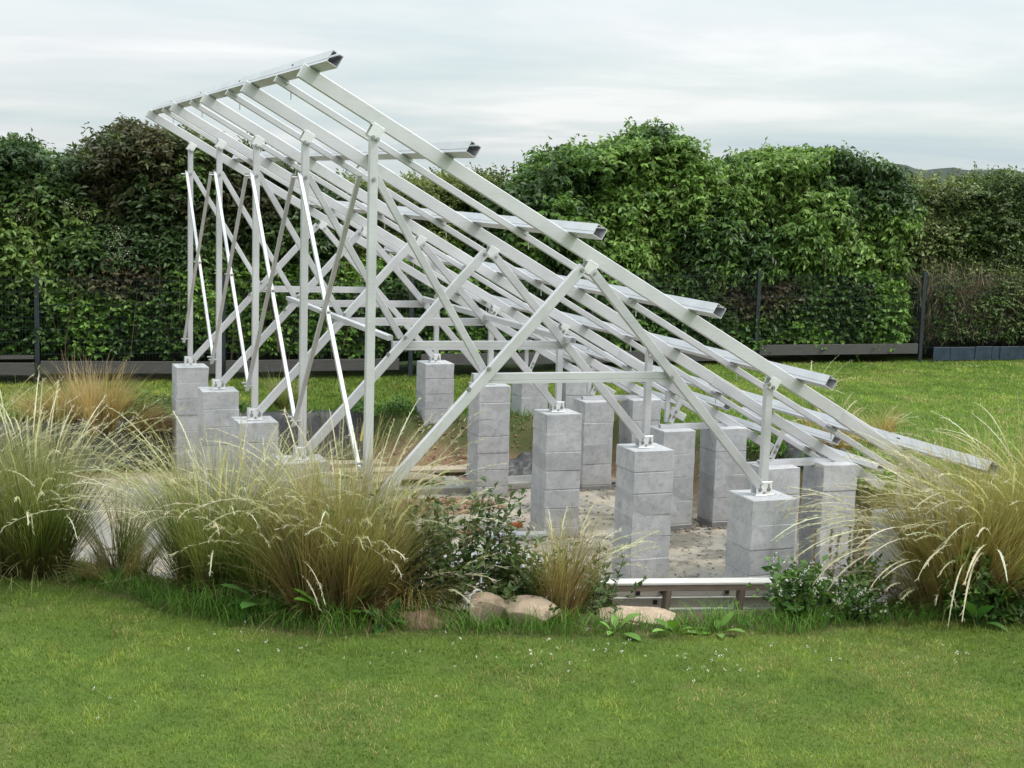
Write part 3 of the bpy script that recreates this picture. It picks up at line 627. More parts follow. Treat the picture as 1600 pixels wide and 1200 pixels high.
# ------------------------------------------------------------------ ornamental grasses
def gz1(x, y): return float(ground_z(x, y))
def lerp3(a, b, c, t, m=.5): return a+(b-a)*(t/m) if t < m else b+(c-b)*((t-m)/(1-m))
GREEN = dict(b=[(.11, .07, .032), (.16, .105, .045), (.06, .075, .022)], m=[(.080, .130, .024), (.14, .185, .040), (.22, .225, .075)], t=[(.38, .36, .18), (.46, .43, .25), (.30, .32, .12)])
BROWN = dict(b=[(.20, .125, .06), (.25, .16, .08), (.15, .10, .045)], m=[(.26, .185, .075), (.20, .19, .055), (.30, .22, .10)], t=[(.40, .36, .17), (.48, .43, .25), (.33, .33, .12)])
ORANGE = dict(b=[(.22, .15, .06), (.26, .18, .075)], m=[(.42, .30, .13), (.37, .27, .11), (.48, .36, .18)], t=[(.56, .42, .23), (.50, .36, .18), (.62, .50, .31)])
CREAM = [(.62, .58, .43), (.70, .67, .54), (.52, .50, .34)]
def tussock(name, label, x, y, n, H, r=.22, spread=.34, lean=(0, 0), pal=GREEN, plumes=60, curve=(.1, 1.0), wid=.0054, ph=1.15, skirt=.10, pw=.011, pcurve=(.6, 1.9), plean=None, group=None, z=None, pl=CREAM, cat="ornamental grass"):
    z = gz1(x, y)-.02 if z is None else z
    root = tag(empty(name, (x, y, z)), label, cat, group)
    def base(k, rr):
        a = rng.uniform(0, 6.283, k); q = rr*np.sqrt(rng.random(k)); return np.stack([q*np.cos(a), q*np.sin(a), 0*a], -1), a
    def aim(k, P, a, sp, ln):
        vx = np.cos(a)*np.abs(rng.normal(0, sp, k))+ln[0]; vy = np.sin(a)*np.abs(rng.normal(0, sp, k))+ln[1]
        return np.arctan2(vy, vx), np.hypot(vx, vy)
    rb = RB()
    nt_ = max(5, int(n/42)); tb, ta = base(nt_, r); th, tt_ = aim(nt_, tb, ta, spread*1.15, lean); tp_ = rng.integers(0, 3, nt_); tl = rng.uniform(.68, 1.1, nt_); tbri = rng.uniform(.55, 1.25, nt_); k_ = rng.integers(0, nt_, n)
    P = tb[k_]+rng.normal(0, .022, (n, 3))*np.array([1, 1, 0]); vx = np.cos(th)[k_]*np.sin(tt_)[k_]+rng.normal(0, .085, n); vy = np.sin(th)[k_]*np.sin(tt_)[k_]+rng.normal(0, .085, n)
    h = np.arctan2(vy, vx); t0 = np.arcsin(np.clip(np.hypot(vx, vy), 0, .98))
    sk = rng.random(n) < skirt; L = H*rng.uniform(.62, 1.1, n)*tl[k_]*np.where(sk, .6, 1); t0 = np.where(sk, t0+rng.uniform(.2, .8, n), t0)
    cv = rng.uniform(*curve, n)+np.where(sk, .5, 0); A, B, C_ = (tones(n, pal[q], .12, (tp_[k_] if q != 't' else rng.integers(0, 3, n)) % len(pal[q]))*(tbri[k_][:, None] if q != 't' else 1) for q in 'bmt')
    V, F, T, _ = ribbons(P, h, L, wid*rng.uniform(.6, 1.3, n), t0, cv, 9, lambda t: lerp3(A, B, C_, t, .45), lambda t: 1.0-.75*t**1.5, 1.4, wob=.06)
    rb.add(V, F, T); rb.build("blades", M_STRAW, root)
    if plumes:
        rb = RB(); k = plumes; P, a = base(k, r*.8); h, t0 = aim(k, P, a, spread*.9, lean if plean is None else plean); t0 = np.minimum(t0, .62)
        L = H*ph*rng.uniform(.78, 1.15, k); D = tones(k, pl, .08); S = tones(k, pal['m'], .1); cv = rng.uniform(*pcurve, k)
        V, F, T, _ = ribbons(P, h, L, pw*rng.uniform(.7, 1.2, k), t0, cv, 16, lambda t: S if t < .6 else (D if t > .68 else (S+D)/2), lambda t: .32 if t < .62 else (.32+.68*math.sin(min(1, (t-.62)/.2)*1.57))*(1-.75*max(0, (t-.85)/.15)), 1.5, wob=.02)
        rb.add(V, F, T); mid = V.reshape(k, 17, 2, 3).mean(2)
        for q in range(11, 17):
            dd = unit(mid[:, min(q+0, 16)]-mid[:, q-1])
            for _ in range(5):
                f = rng.random((k, 1)); pp = mid[:, q-1]*(1-f)+mid[:, q]*f
                rb.add(*leaves(pp, dd+rng.normal(0, .28, (k, 3)), rng.normal(0, 1, (k, 3)), rng.uniform(.03, .06, k), .10, D*1.04, 0))
        rb.build("plumes", M_STRAW, root)
    return root
og = "ornamental grass tussocks in front of the pit"
tussock("feather_grass", "large green feather grass tussock at the left edge of the lawn", -2.45, 1.35, 2418, 1.42, .34, .28, (-.03, -.03), GREEN, 95, group=og, plean=(.02, -.05))
tussock("feather_grass", "loose pale feather grass half cut off at the far left edge", -3.15, 1.7, 1023, 1.5, .3, .34, (.08, 0), GREEN, 70, group=og)
tussock("feather_grass", "thin wispy feather grass clump in the gap left of the boards", -1.78, 1.25, 390, .88, .16, .28, (.0, 0), GREEN, 20, group=og, pcurve=(.8, 1.9))
tussock("feather_grass", "tall feather grass in front of the middle left pillars with arching pale plumes", -1.12, .32, 2139, 1.34, .30, .27, (.05, -.03), GREEN, 105, group=og, plean=(-.02, 0))
tussock("feather_grass", "narrow feather grass clump between the two tallest tussocks in front of the pillars", -.72, .12, 1116, 1.18, .22, .34, (.06, -.02), GREEN, 70, group=og)
tussock("feather_grass", "brownish feather grass below the foot of the nearest tall post", -.30, -.42, 2790, 1.42, .36, .24, (.05, -.02), BROWN, 60, group=og, plean=(-.02, 0), curve=(.1, 1.1))
tussock("feather_grass", "wispy green feather grass between the brownish grass and the leafy shrub", -.02, -.36, 1023, 1.1, .22, .22, (.06, -.02), GREEN, 30, group=og, plean=(.05, 0), curve=(.1, 1.1))
tussock("feather_grass", "drooping straw coloured grass clump beside the brown boulder", .22, -.62, 837, .72, .2, .5, (.2, -.1), BROWN, 16, group=og, curve=(.9, 1.9))
tussock("feather_grass", "small light grass clump growing between the boulders and the timber rail", 1.28, -.98, 483, .86, .12, .22, (.06, 0), BROWN, 18, group=og, plean=(.3, .05), pcurve=(.7, 1.6))
tussock("feather_grass", "big golden feather grass at the right edge with plumes hanging to the left", 4.72, -1.38, 3000, 1.5, .42, .34, (-.08, -.02), BROWN, 110, group=og, plean=(-.42, .0), pcurve=(1.0, 2.0), ph=1.1, pw=.017)
tussock("feather_grass", "golden feather grass cut off by the right picture edge", 5.45, -1.15, 1860, 1.55, .36, .30, (-.05, 0), BROWN, 80, group=og, plean=(-.30, 0), pcurve=(.7, 1.6), pw=.016)
tussock("feather_grass", "short brown dead grass clump in the gap between the two left tussocks", -1.80, .88, 700, .5, .22, .5, (0, 0), BROWN, 0, group=og, curve=(.6, 1.6))
tussock("feather_grass", "pale drooping grass skirt on the left side of the golden tussock", 4.25, -1.45, 651, .62, .2, .45, (-.35, -.06), BROWN, 16, group=og, plean=(-.5, -.1), pcurve=(1.0, 2.0), pw=.015)
rg = "ornamental grasses behind the pit"
for dx, dy, n_, H_, ln, sp in ((0, 0, 1500, 1.05, (.0, 0), .30), (-.5, .1, 900, .8, (-.35, 0), .35), (.55, -.15, 800, .75, (.85, -.1), .22)):
    if dx == 0: main = tussock("feather_grass", "windblown orange straw tussock on the rear bank at the left", -1.25, 9.95, n_, H_, .28, sp, ln, ORANGE, 0, curve=(.2, 1.2), wid=.007, group=rg, z=gz1(-1.25, 9.9)-.12)
    else:
        t2 = tussock("blades", None, dx, dy, n_, H_, .22, sp, ln, ORANGE, 0, curve=(.3, 1.2), wid=.007, z=.0)
        b_ = t2.children[0]; b_.parent = main; b_.location = (dx, dy, .05); bpy.data.objects.remove(t2)
tussock("feather_grass", "small orange tussock alone on the lawn right of the lowest purlin", 8.35, 5.4, 465, .6, .14, .26, (0, 0), ORANGE, 8, wid=.006, group=rg, plean=(.2, 0))
tussock("feather_grass", "rusty grass clump on the bank seen behind the short post", 7.35, 5.1, 837, .75, .3, .4, (-.1, 0), ORANGE, 20, wid=.006, group=rg, plean=(-.2, 0))
tussock("feather_grass", "small green grass clump on the rear bank behind the second tall post", 1.55, 10.6, 465, .6, .14, .22, (0, 0), GREEN, 0, wid=.006, group=rg)
tussock("feather_grass", "thin pale flowering grass on the lawn beside the end of the fifth purlin", 8.3, 7.2, 55, .9, .1, .25, (0, 0), GREEN, 12, wid=.005, group=rg)

# long uncut grass along the lawn edge
def fringe(n, name, label, xr, yr, lo, hi, hgt, wid, pal):
    x = rng.uniform(*xr, n); y = rng.uniform(*yr, n); d = -rim_dist(x, y); k = (d > lo+.14*fbm(x*4, y*4)) & (d < hi+.35*(fbm(x*2.1, y*2.1)-.5)); k &= ~((x > 1.75) & (x < 3.0) & (y > -1.32) & (y < 0)); x, y = x[k], y[k]; n = len(x)
    P = np.stack([x, y, ground_z(x, y)-.01], -1); L = hgt*rng.uniform(.4, 1.2, n)*(.4+1.2*fbm(x*2.6, y*2.6)); T = tones(n, pal, .16)
    V, F, TT, _ = ribbons(P, rng.uniform(0, 6.283, n), L, wid*rng.uniform(.6, 1.3, n), rng.uniform(0, .5, n), rng.uniform(.4, 1.8, n), 5, lambda t: T*(.75+.45*t), lambda t: 1-.85*t)
    return tag(mesh_np(name, V, [F], M_GRASS, tone=TT), label, 'grass', kind='stuff')
LG = [(.085, .20, .026), (.12, .255, .036), (.16, .29, .045), (.065, .15, .022)]
fringe(100000, "long_grass", "longer bright green grass along the edge of the planting bed", (-4, 8.2), (-2.6, 2.6), .12, .62, .22, .007, LG)
fringe(42000, "bed_grass", "sparse green weeds and grass on the soil of the planting bed", (-4, 8.2), (-2.4, 3), -.35, .4, .13, .006, LG+[(.20, .16, .07)])
fringe(50000, "bank_grass", "rough grass and weeds on the far bank of the pit", (-4, 8.5), (4.5, 11.5), -.25, .8, .16, .012, LG+[(.17, .17, .055)])

# ------------------------------------------------------------------ leafy plants
def twig_shrub(label, x, y, stems, H, spread, ll, pal, lw=.5, z=None, name="shrub", cat="shrub", group=None, gap=.032, bloom=0):
    z = gz1(x, y)-.02 if z is None else z
    root = tag(empty(name, (x, y, z)), label, cat, group); a = rng.uniform(0, 6.283, stems); P = np.stack([.10*np.cos(a), .10*np.sin(a), 0*a], -1)*rng.random((stems, 1))
    L = H*rng.uniform(.45, 1.08, stems); tilt = np.abs(rng.normal(0, spread, stems)); m = 14
    V, F, T, _ = ribbons(P, a, L, rng.uniform(.006, .010, stems), tilt, rng.normal(0, .3, stems), m, lambda t: np.tile([.07, .055, .035], (stems, 1)), lambda t: 1-.7*t, wob=.05)
    st = RB(); st.add(V, F, T); V2 = V.copy(); F2 = F.copy()
    st.build("stems", M_STEM, root); mid = V.reshape(stems, m+1, 2, 3).mean(2); rb = RB()
    for q in range(3, m+1):
        for s in range(max(1, int(H/m/gap))):
            f = rng.random((stems, 1)); pp = mid[:, q-1]*(1-f)+mid[:, q]*f; keep = rng.random(stems) < .86; pp = pp[keep]; k = len(pp)
            d = rng.normal(0, .7, (k, 3)); d[:, 2] = np.abs(d[:, 2])*.7+.15
            rb.add(*leaves(pp, d, np.array([0, -.3, 1.])+rng.normal(0, .4, (k, 3)), ll*rng.uniform(.6, 1.3, k), lw, tones(k, pal, .15)))
    rb.build("foliage", M_LEAF, root)
    if bloom:
        si = rng.integers(0, stems, bloom); qi = rng.integers(9, m+1, bloom); c = np.repeat(mid[si, qi], 5, 0); k = len(c); rb = RB()
        rb.add(*leaves(c+rng.normal(0, .010, (k, 3))+np.array([0, -.01, .015]), rng.normal(0, 1, (k, 3)), rng.normal(0, 1, (k, 3)), rng.uniform(.010, .020, k), .8, tones(k, [(.72, .72, .68)], .05))); rb.build("blossoms", M_LEAF, root)
    return root
DK = [(.050, .095, .026), (.070, .125, .034), (.095, .150, .042), (.12, .14, .055)]
twig_shrub("sparse twiggy dark leaved shrub behind the brown boulder", .50, -.60, 34, 1.08, .36, .070, DK, gap=.023)
twig_shrub("tall thin leafy shoots in front of the nearest middle row pillars", .86, -.66, 26, .98, .36, .068, DK, gap=.026)
twig_shrub("low dense dark shrub under the thin leafy shoots", 1.02, -.76, 80, .56, .65, .068, DK, gap=.02)
twig_shrub("small dark shrub at the left end of the timber rail", 1.66, -.68, 44, .72, .5, .066, DK, gap=.020)
twig_shrub("leafy shrub mixed into the brownish grass left of the boulder", .26, -.50, 34, 1.05, .36, .066, DK, gap=.022)
# broad leaved docks
def dock(label, x, y, n, L, pal, up=.5, name="dock_plant", group="broad leaved weeds at the lawn edge"):
    root = tag(empty(name, (x, y, gz1(x, y)-.01)), label, "weed", group); a = np.linspace(0, 6.283, n, endpoint=False)+rng.uniform(-.4, .4, n); rb = RB()
    for s in (-1, 1):       # two halves folded about the midrib
        pass
    P = np.stack([.02*np.cos(a), .02*np.sin(a), 0*a], -1); l = L*rng.uniform(.6, 1.2, n); T = tones(n, pal, .12); t0 = rng.uniform(.15, up+.4, n); cv = rng.uniform(.7, 1.6, n)
    V, F, TT, _ = ribbons(P, a, l, l*.33, t0, cv, 12, lambda t: T*(.85 if t < .3 else 1), lambda t: .06 if t < .28 else max(.02, math.sin((t-.28)/.72*3.14)**.7), 1.2, twist=rng.uniform(-.3, .3, n))
    V = V.reshape(n, 13, 2, 3); mid = V.mean(2, keepdims=True); mid[..., 2] -= .012; W3 = np.concatenate([V[:, :, :1], mid, V[:, :, 1:]], 2)
    k = (np.arange(n)[:, None]*39+np.arange(12)[None]*3).ravel(); F = np.concatenate([np.stack([k, k+1, k+4, k+3], -1), np.stack([k+1, k+2, k+5, k+4], -1)])
    rb.add(W3.reshape(-1, 3), F, np.repeat(np.clip(T, 0, 1), 39, 0)); rb.build("broad_leaves", M_LEAF, root); return root
DG = [(.065, .17, .04), (.09, .21, .05)]; YG = [(.13, .27, .04), (.18, .32, .06)]
dock("dark green dock with wide arching leaves in front of the middle grass tussock", -.84, -.40, 13, .44, DG, .7)
dock("bright yellow green upright dock seedling below the brownish tussock", -.45, -.74, 7, .36, YG, .3)
dock("small dull green dock under the brownish tussock", -.08, -.86, 8, .30, DG, .5)
dock("dock with two round green leaves lying on the pink sandstone slab", 1.52, -1.46, 5, .24, YG, .8)
dock("rounded dock leaves beside the right end of the pink sandstone slab", 1.93, -1.60, 6, .20, YG, .9)
dock("pale green low dock left of the timber stakes", 2.25, -1.66, 7, .19, YG, .9)
dock("dark green dock at the foot of the golden tussock", 4.35, -1.95, 14, .36, DG, .6)
dock("dark dock cut off by the lower right grass clump edge", 4.8, -1.95, 12, .40, DG, .5)
dock("burdock with two pale round leaves behind the nearest long strut", 3.05, 8.1, 4, .34, [(.12, .22, .06)], .9)
# white dead nettle mound
def mound(name, label, x, y, rx, ry, h, n, ll, pal, flowers=0, cat="weed"):
    root = tag(empty(name, (x, y, gz1(x, y))), label, cat); a = rng.uniform(0, 6.283, n); q = np.sqrt(rng.random(n)); u = rng.random(n)**.5
    X, Y = rx*q*np.cos(a), ry*q*np.sin(a); hn = np.clip(fbm((X+x)*4.5, (Y+y)*4.5, 1, 3)*2.6-.55, .12, 1.6); Z = h*(1-q*q)**.4*u*hn; P = np.stack([X, Y, Z], -1)
    d = np.stack([np.cos(a), np.sin(a), 0*a+.2], -1)+rng.normal(0, .6, (n, 3)); rb = RB(); cl = fbm((X+x)*7, (Y+y)*7, Z*7); pi = np.clip(((cl-.3)/.4*len(pal)).astype(int), 0, len(pal)-1)
    rb.add(*leaves(P, d, np.array([0, -.2, 1.])+rng.normal(0, .4, (n, 3)), ll*rng.uniform(.6, 1.3, n), .6, tones(n, pal, .15, pi))); rb.build("foliage", M_LEAF, root)
    if flowers:
        k = flowers*7; c = np.repeat(rng.choice(n, flowers), 7); rb = RB()
        rb.add(*leaves(P[c]+np.array([0, -.02, .03])+rng.normal(0, .012, (k, 3)), rng.normal(0, 1, (k, 3)), rng.normal(0, 1, (k, 3)), rng.uniform(.012, .024, k), .8, tones(k, [(.72, .72, .68)], .05))); rb.build("blossoms", M_LEAF, root)
    return root
NG = [(.050, .11, .024), (.082, .165, .034), (.125, .225, .046)]
nt1 = twig_shrub("leafy dead nettles with white flowers in front of the timber rail", 3.05, -1.42, 60, .50, .52, .080, NG, .6, name="dead_nettle", cat="weed", gap=.026, bloom=90)
twig_shrub("spreading green weeds with tiny white daisies right of the white flowered nettles", 3.52, -1.60, 46, .34, .62, .055, NG, .55, name="daisy_weeds", cat="weed", gap=.024, bloom=60)
twig_shrub("leafy green weeds at the right end of the timber rail", 3.80, -1.18, 44, .44, .55, .07, NG, .55, name="weed_clump", cat="weed", gap=.026, bloom=8)
mound("dead_nettle", "low dark green weeds between the brownish tussock and the dock seedling", -.35, -.42, .5, .25, .2, 900, .05, NG)
mound("dead_nettle", "nettle leaves growing under the golden tussock", 4.7, -1.75, .5, .3, .5, 1500, .075, NG)
mound("weed_patch", "dark green weed patch on the rear bank under the liner corner", 2.95, 10.05, .55, .4, .22, 1500, .05, NG)
mound("weed_patch", "dull green weed patch on the bank beside the orange straw tussock", .1, 10.6, .9, .6, .28, 2200, .06, NG)
mound("weed_patch", "weedy green tuft on the right bank behind the last rail pair", 7.0, 3.3, .5, .6, .35, 1500, .06, LG)
mound("weed_patch", "bright green weeds on the right bank between two rail pillars", 6.75, 5.6, .4, .7, .3, 1500, .06, LG)
# seed stalks
def seeds(label, x, y, n, H):
    root = tag(empty("dock_stalk", (x, y, gz1(x, y))), label, "weed", "brown dock seed stalks at the right end of the rail"); a = rng.uniform(0, 6.283, n); P = np.stack([.05*np.cos(a), .05*np.sin(a), 0*a], -1); L = H*rng.uniform(.7, 1.1, n)
    V, F, T, _ = ribbons(P, a, L, np.full(n, .007), np.abs(rng.normal(0, .15, n)), rng.normal(0, .15, n), 10, lambda t: np.tile([.17, .13, .06], (n, 1)), lambda t: 1-.5*t); mid = V.reshape(n, 11, 2, 3).mean(2); rb = RB(); rb.add(V, F, T)
    for q in range(4, 11):
        for _ in range(16):
            f = rng.random((n, 1)); rb.add(*leaves(mid[:, q-1]*(1-f)+mid[:, q]*f, rng.normal(0, 1, (n, 3)), rng.normal(0, 1, (n, 3)), rng.uniform(.012, .026, n), .8, tones(n, [(.30, .23, .12), (.24, .20, .09), (.38, .33, .20)], .1)))
    rb.build("seed_heads", M_STRAW, root)
seeds("leaning pair of brown dock seed stalks in front of the right rail pillar", 3.42, -1.2, 3, .62)
seeds("taller upright dock seed stalks left of the golden tussock", 3.78, -1.15, 4, .72)
# clover and daisy heads scattered in the lawn
hd = RB(); k = 90; cxy = np.array([(-.2, -1.5), (1.6, -2.2), (2.4, -2.5), (-1.0, -.9), (.6, -2.0), (3.6, -2.6), (-1.9, -1.7), (1.4, -1.8)]); ci = rng.integers(0, 8, k); X = cxy[ci, 0]+rng.normal(0, .5, k); Y = cxy[ci, 1]+rng.normal(0, .25, k)
ok = rim_dist(X, Y) < -.5; X, Y = X[ok], Y[ok]; k = len(X)
for _ in range(5): hd.add(*leaves(np.stack([X, Y, lawn_z(X, Y)+.035], -1)+rng.normal(0, .004, (k, 3)), rng.normal(0, 1, (k, 3)), rng.normal(0, 1, (k, 3)), rng.uniform(.008, .015, k), .8, tones(k, [(.62, .60, .52), (.7, .69, .64)], .08)))
tag(hd.build("clover_flowers", M_LEAF), "scattered small white clover and daisy heads in the mown lawn", "flowers", kind='stuff')

# ------------------------------------------------------------------ boulders
def boulder(label, x, y, sx, sy, sz, mat, seed, rot=0, z=None, cuts=11, name="boulder", cat="rock"):
    bm = bmesh.new(); bmesh.ops.create_icosphere(bm, subdivisions=5, radius=1); r_ = np.random.default_rng(seed); V = np.array([v.co[:] for v in bm.verts])
    for _ in range(cuts):
        n_ = unit(r_.normal(0, 1, 3)*np.array([1, 1, .8])); d = r_.uniform(.42, .72); q = V@n_-d; V -= np.where(q > 0, q, 0)[:, None]*n_*.985
    V *= (1+.05*(fbm(V[:, 0]*2+seed, V[:, 1]*2, V[:, 2]*2, 4)-.5)*2+.035*(fbm(V[:, 0]*9, V[:, 1]*9+seed, V[:, 2]*9, 3)-.5))[:, None]
    for v, c in zip(bm.verts, V*np.array([sx, sy, sz])): v.co = c
    me = bpy.data.meshes.new(name); bm.to_mesh(me); bm.free(); me.materials.append(mat); me.polygons.foreach_set('use_smooth', np.ones(len(me.polygons), bool))
    o = bpy.data.objects.new(name, me); col.objects.link(o); o.location = (x, y, (gz1(x, y) if z is None else z)+sz*.45); o.rotation_euler = (0, 0, rot); return tag(o, label, cat)
boulder("low brown boulder half covered by drooping straw grass", .34, -.80, .36, .26, .17, M_ROCK_BROWN, 3, .1, z=-.10)
boulder("pink sandstone boulder touching the brown boulder", .68, -.92, .22, .20, .20, M_ROCK_PINK, 5, .3, z=-.075)
boulder("tan sandstone boulder with a dark crack right of the pink one", 1.00, -1.02, .27, .2, .19, M_ROCK_PINK, 8, -.2, z=-.075)
# long sandstone wedge
bm = bmesh.new(); prof = [(-.46, .0), (-.46, .16), (-.30, .20), (.05, .17), (.48, .01), (.48, -.08), (-.46, -.08)]
vs = [[bm.verts.new((a, s*.17+.03*math.sin(a*9+s), b)) for a, b in prof] for s in (-1, 1)]
for q in range(len(prof)): bm.faces.new((vs[0][q], vs[0][(q+1) % 7], vs[1][(q+1) % 7], vs[1][q]))
bm.faces.new(vs[0]); bm.faces.new(vs[1][::-1]); bmesh.ops.recalc_face_normals(bm, faces=bm.faces[:]); bmesh.ops.bevel(bm, geom=bm.edges[:], offset=.02, segments=2, affect='EDGES'); bmesh.ops.subdivide_edges(bm, edges=bm.edges[:], cuts=5, use_grid_fill=True)
for v in bm.verts: v.co *= 1+.05*(float(fbm(v.co.x*7, v.co.y*7, v.co.z*7))-.5); v.co.z += .02*(float(fbm(v.co.x*11, v.co.y*11, 3))-.5)
me = bpy.data.meshes.new("sandstone_slab"); bm.to_mesh(me); bm.free(); me.materials.append(M_ROCK_PINK); o = bpy.data.objects.new("sandstone_slab", me); col.objects.link(o)
o.location = (2.0, -1.18, -.15); o.rotation_euler = (.12, 0, -.32); tag(o, "long pinkish sandstone slab sloping to the right below the timber rail", "rock")

# ------------------------------------------------------------------ timber rail and shuttering in front of the pit
def plank(name, p0, p1, w, h, mat, label=None, cat=None, parent=None, up=(0, 0, 1), group=None, ch=.004, bend=0.0):
    p0, p1 = Vector(p0), Vector(p1); c = (p0+p1)/2; d = p1-p0; L = d.length; x = d.normalized(); y = Vector(up).cross(x).normalized(); z = x.cross(y)
    m = MB(); n = 8 if bend else 1; pr = chamf(w, h, ch)
    for i in range(n):
        f0, f1 = i/n-.5, (i+1)/n-.5; m.extrude(pr, (L*f0, 0, bend*(1-4*f0*f0)), (L*f1, 0, bend*(1-4*f1*f1)), (0, 0, 1), caps=True)
    o = m.build(name, mat); M_ = Matrix((x, y, z)).transposed().to_4x4(); M_.translation = c
    if parent: o.parent = parent; o.matrix_local = Matrix.Translation(parent.location).inverted() @ M_
    else: o.matrix_world = M_
    return tag(o, label, cat, group)
rail = tag(empty("timber_rail", (2.9, -.4, -.05)), "weathered timber rail with pale top and brown slanting stakes along the pit front", "rail")
rd = Vector((1.80, -.40, 0)).normalized(); r0, r1 = Vector((1.93, -.20, .03)), Vector((3.98, -.64, .03))
plank("rail_face", r0+Vector((-.0, -.050, -.040)), r1+Vector((0, -.050, -.040)), .03, .05, M_WOOD_BROWN, parent=rail)
plank("rail_top", r0+Vector((0, .005, -.003)), r1+Vector((0, .005, -.003)), .15, .022, M_WOOD_PALE, parent=rail)
for f in (.26, .56, .86):
    q = r0+(r1-r0)*f; plank("stake", q+Vector((.02, -.050, -.062)), q+Vector((-.09, -.14, -.60)), .050, .070, M_STAKE, parent=rail, up=(0, 1, 0))
bd = tag(empty("shuttering_boards", (2.8, -.15, -.3)), "stacked pale boards with dark square holes below the timber rail", "boards")
q0, q1 = Vector((1.70, .00, 0)), Vector((4.0, -.46, 0)); nrm = Vector((-.196, -.98, 0))
for z, h, o_ in ((-.095, .085, .0), (-.20, .085, -.03), (-.315, .10, -.05), (-.45, .12, -.05)):
    plank("board", q0+Vector((0, -o_, z)), q1+Vector((0, -o_, z-.006)), .035, h, M_WOOD_PALE, parent=bd)
for f, z, o_ in ((.17, -.10, .0), (.27, -.105, .0), (.36, -.095, .0), (.34, -.195, -.03), (.60, -.10, .0)):
    q = q0+(q1-q0)*f+Vector((0, -o_, z))+nrm*.021; plank("hole", q-rd*.018, q+rd*.018, .008, .04, M_DARK, parent=bd)

# ------------------------------------------------------------------ pond liner on the rear bank
u = np.linspace(0, 1, 90); v = np.linspace(0, 1, 16); U, Vv = np.meshgrid(u, v); X = -2.7+5.35*U
rim_y = np.interp(X, [-2.7, -.3, 2.7], [9.83, 10.05, 10.05]); Y = rim_y+.18-.62*Vv; Z = ground_z(X, Y)+.03+.02*Vv
wr = fbm(X*2.2+.6*Vv, Vv*1.1, 1, 4)-.5; wr2 = np.abs(fbm(X*5+Vv*2, Vv*2.0, 4, 3)-.5); Y = Y-(.22*wr+.16*wr2)*np.sin(np.pi*np.clip(Vv*1.1, 0, 1)); Z = np.maximum(Z, ground_z(X, Y)+.012)+.05*np.abs(wr)
g = np.arange(U.size).reshape(U.shape); F = np.stack([g[:-1, :-1], g[:-1, 1:], g[1:, 1:], g[1:, :-1]], -1).reshape(-1, 4)
o = mesh_np("pond_liner", np.stack([X, Y, Z], -1).reshape(-1, 3), [F], M_LINER, smooth=True); md = o.modifiers.new("thick", 'SOLIDIFY'); md.thickness = .004; tag(o, "wrinkled black pond liner draped over the rear bank of the pit", "liner")
def sheet(name, x, y, sx, sy, h, seed, mat, label, rot=0, cat="sheet", z=None, freq=5.0):
    a = np.linspace(-1, 1, 40); A, B = np.meshgrid(a, a); wx = 1+.25*(fbm(A*2+seed, B*2)-.5); X, Y = A*sx*wx, B*sy*(1+.25*(fbm(A*2, B*2+seed)-.5))
    n_ = fbm(A*freq*.5+seed, B*freq*.5, 0, 4)-.5; rd_ = np.abs(fbm(A*freq+seed, B*freq, 3, 3)-.5); Z = h*(np.maximum(0, n_*1.6)+rd_*1.1)*(1-.6*np.maximum(A*A, B*B))
    g = np.arange(A.size).reshape(A.shape); F = np.stack([g[:-1, :-1], g[:-1, 1:], g[1:, 1:], g[1:, :-1]], -1).reshape(-1, 4)
    c, s = math.cos(rot), math.sin(rot); Xw, Yw = x+X*c-Y*s, y+X*s+Y*c; Zw = ground_z(Xw, Yw)+.012+Z
    z0 = gz1(x, y); o = mesh_np(name, np.stack([Xw-x, Yw-y, Zw-z0], -1).reshape(-1, 3), [F], mat, smooth=True); o.location = (x, y, z0)
    md = o.modifiers.new("thick", 'SOLIDIFY'); md.thickness = .003; return tag(o, label, cat)
M_PLASTIC = mat_plain("grey_white_plastic", (.42, .42, .43), .65, 0, .12, 5, .1)
M_TARP = mat_plain("dark_tarpaulin", (.055, .056, .055), .5, 0, .4, 5, .2)
sheet("plastic_sheet", 2.25, 3.5, .55, .38, .30, 3, M_PLASTIC, "crumpled pale plastic sheet on the pit floor behind the thin leafy shoots", .5)
sheet("plastic_sheet", 1.95, 2.5, .42, .30, .26, 9, M_PLASTIC, "second crumpled pale plastic sheet nearer the leafy shoots", .2)
sheet("plastic_sheet", 1.35, 4.2, .35, .25, .22, 14, M_PLASTIC, "small pale plastic scrap beside the foot of the nearest long strut", 1.2)
sheet("tarpaulin", 4.4, 8.3, .75, .35, .38, 21, M_TARP, "dark folded tarpaulin between the rearmost middle pillars", .25, "tarpaulin")
sheet("tarpaulin", 7.0, 4.4, .30, .8, .40, 25, M_TARP, "dark tarpaulin on the right bank behind the rail pillars", .1, "tarpaulin")
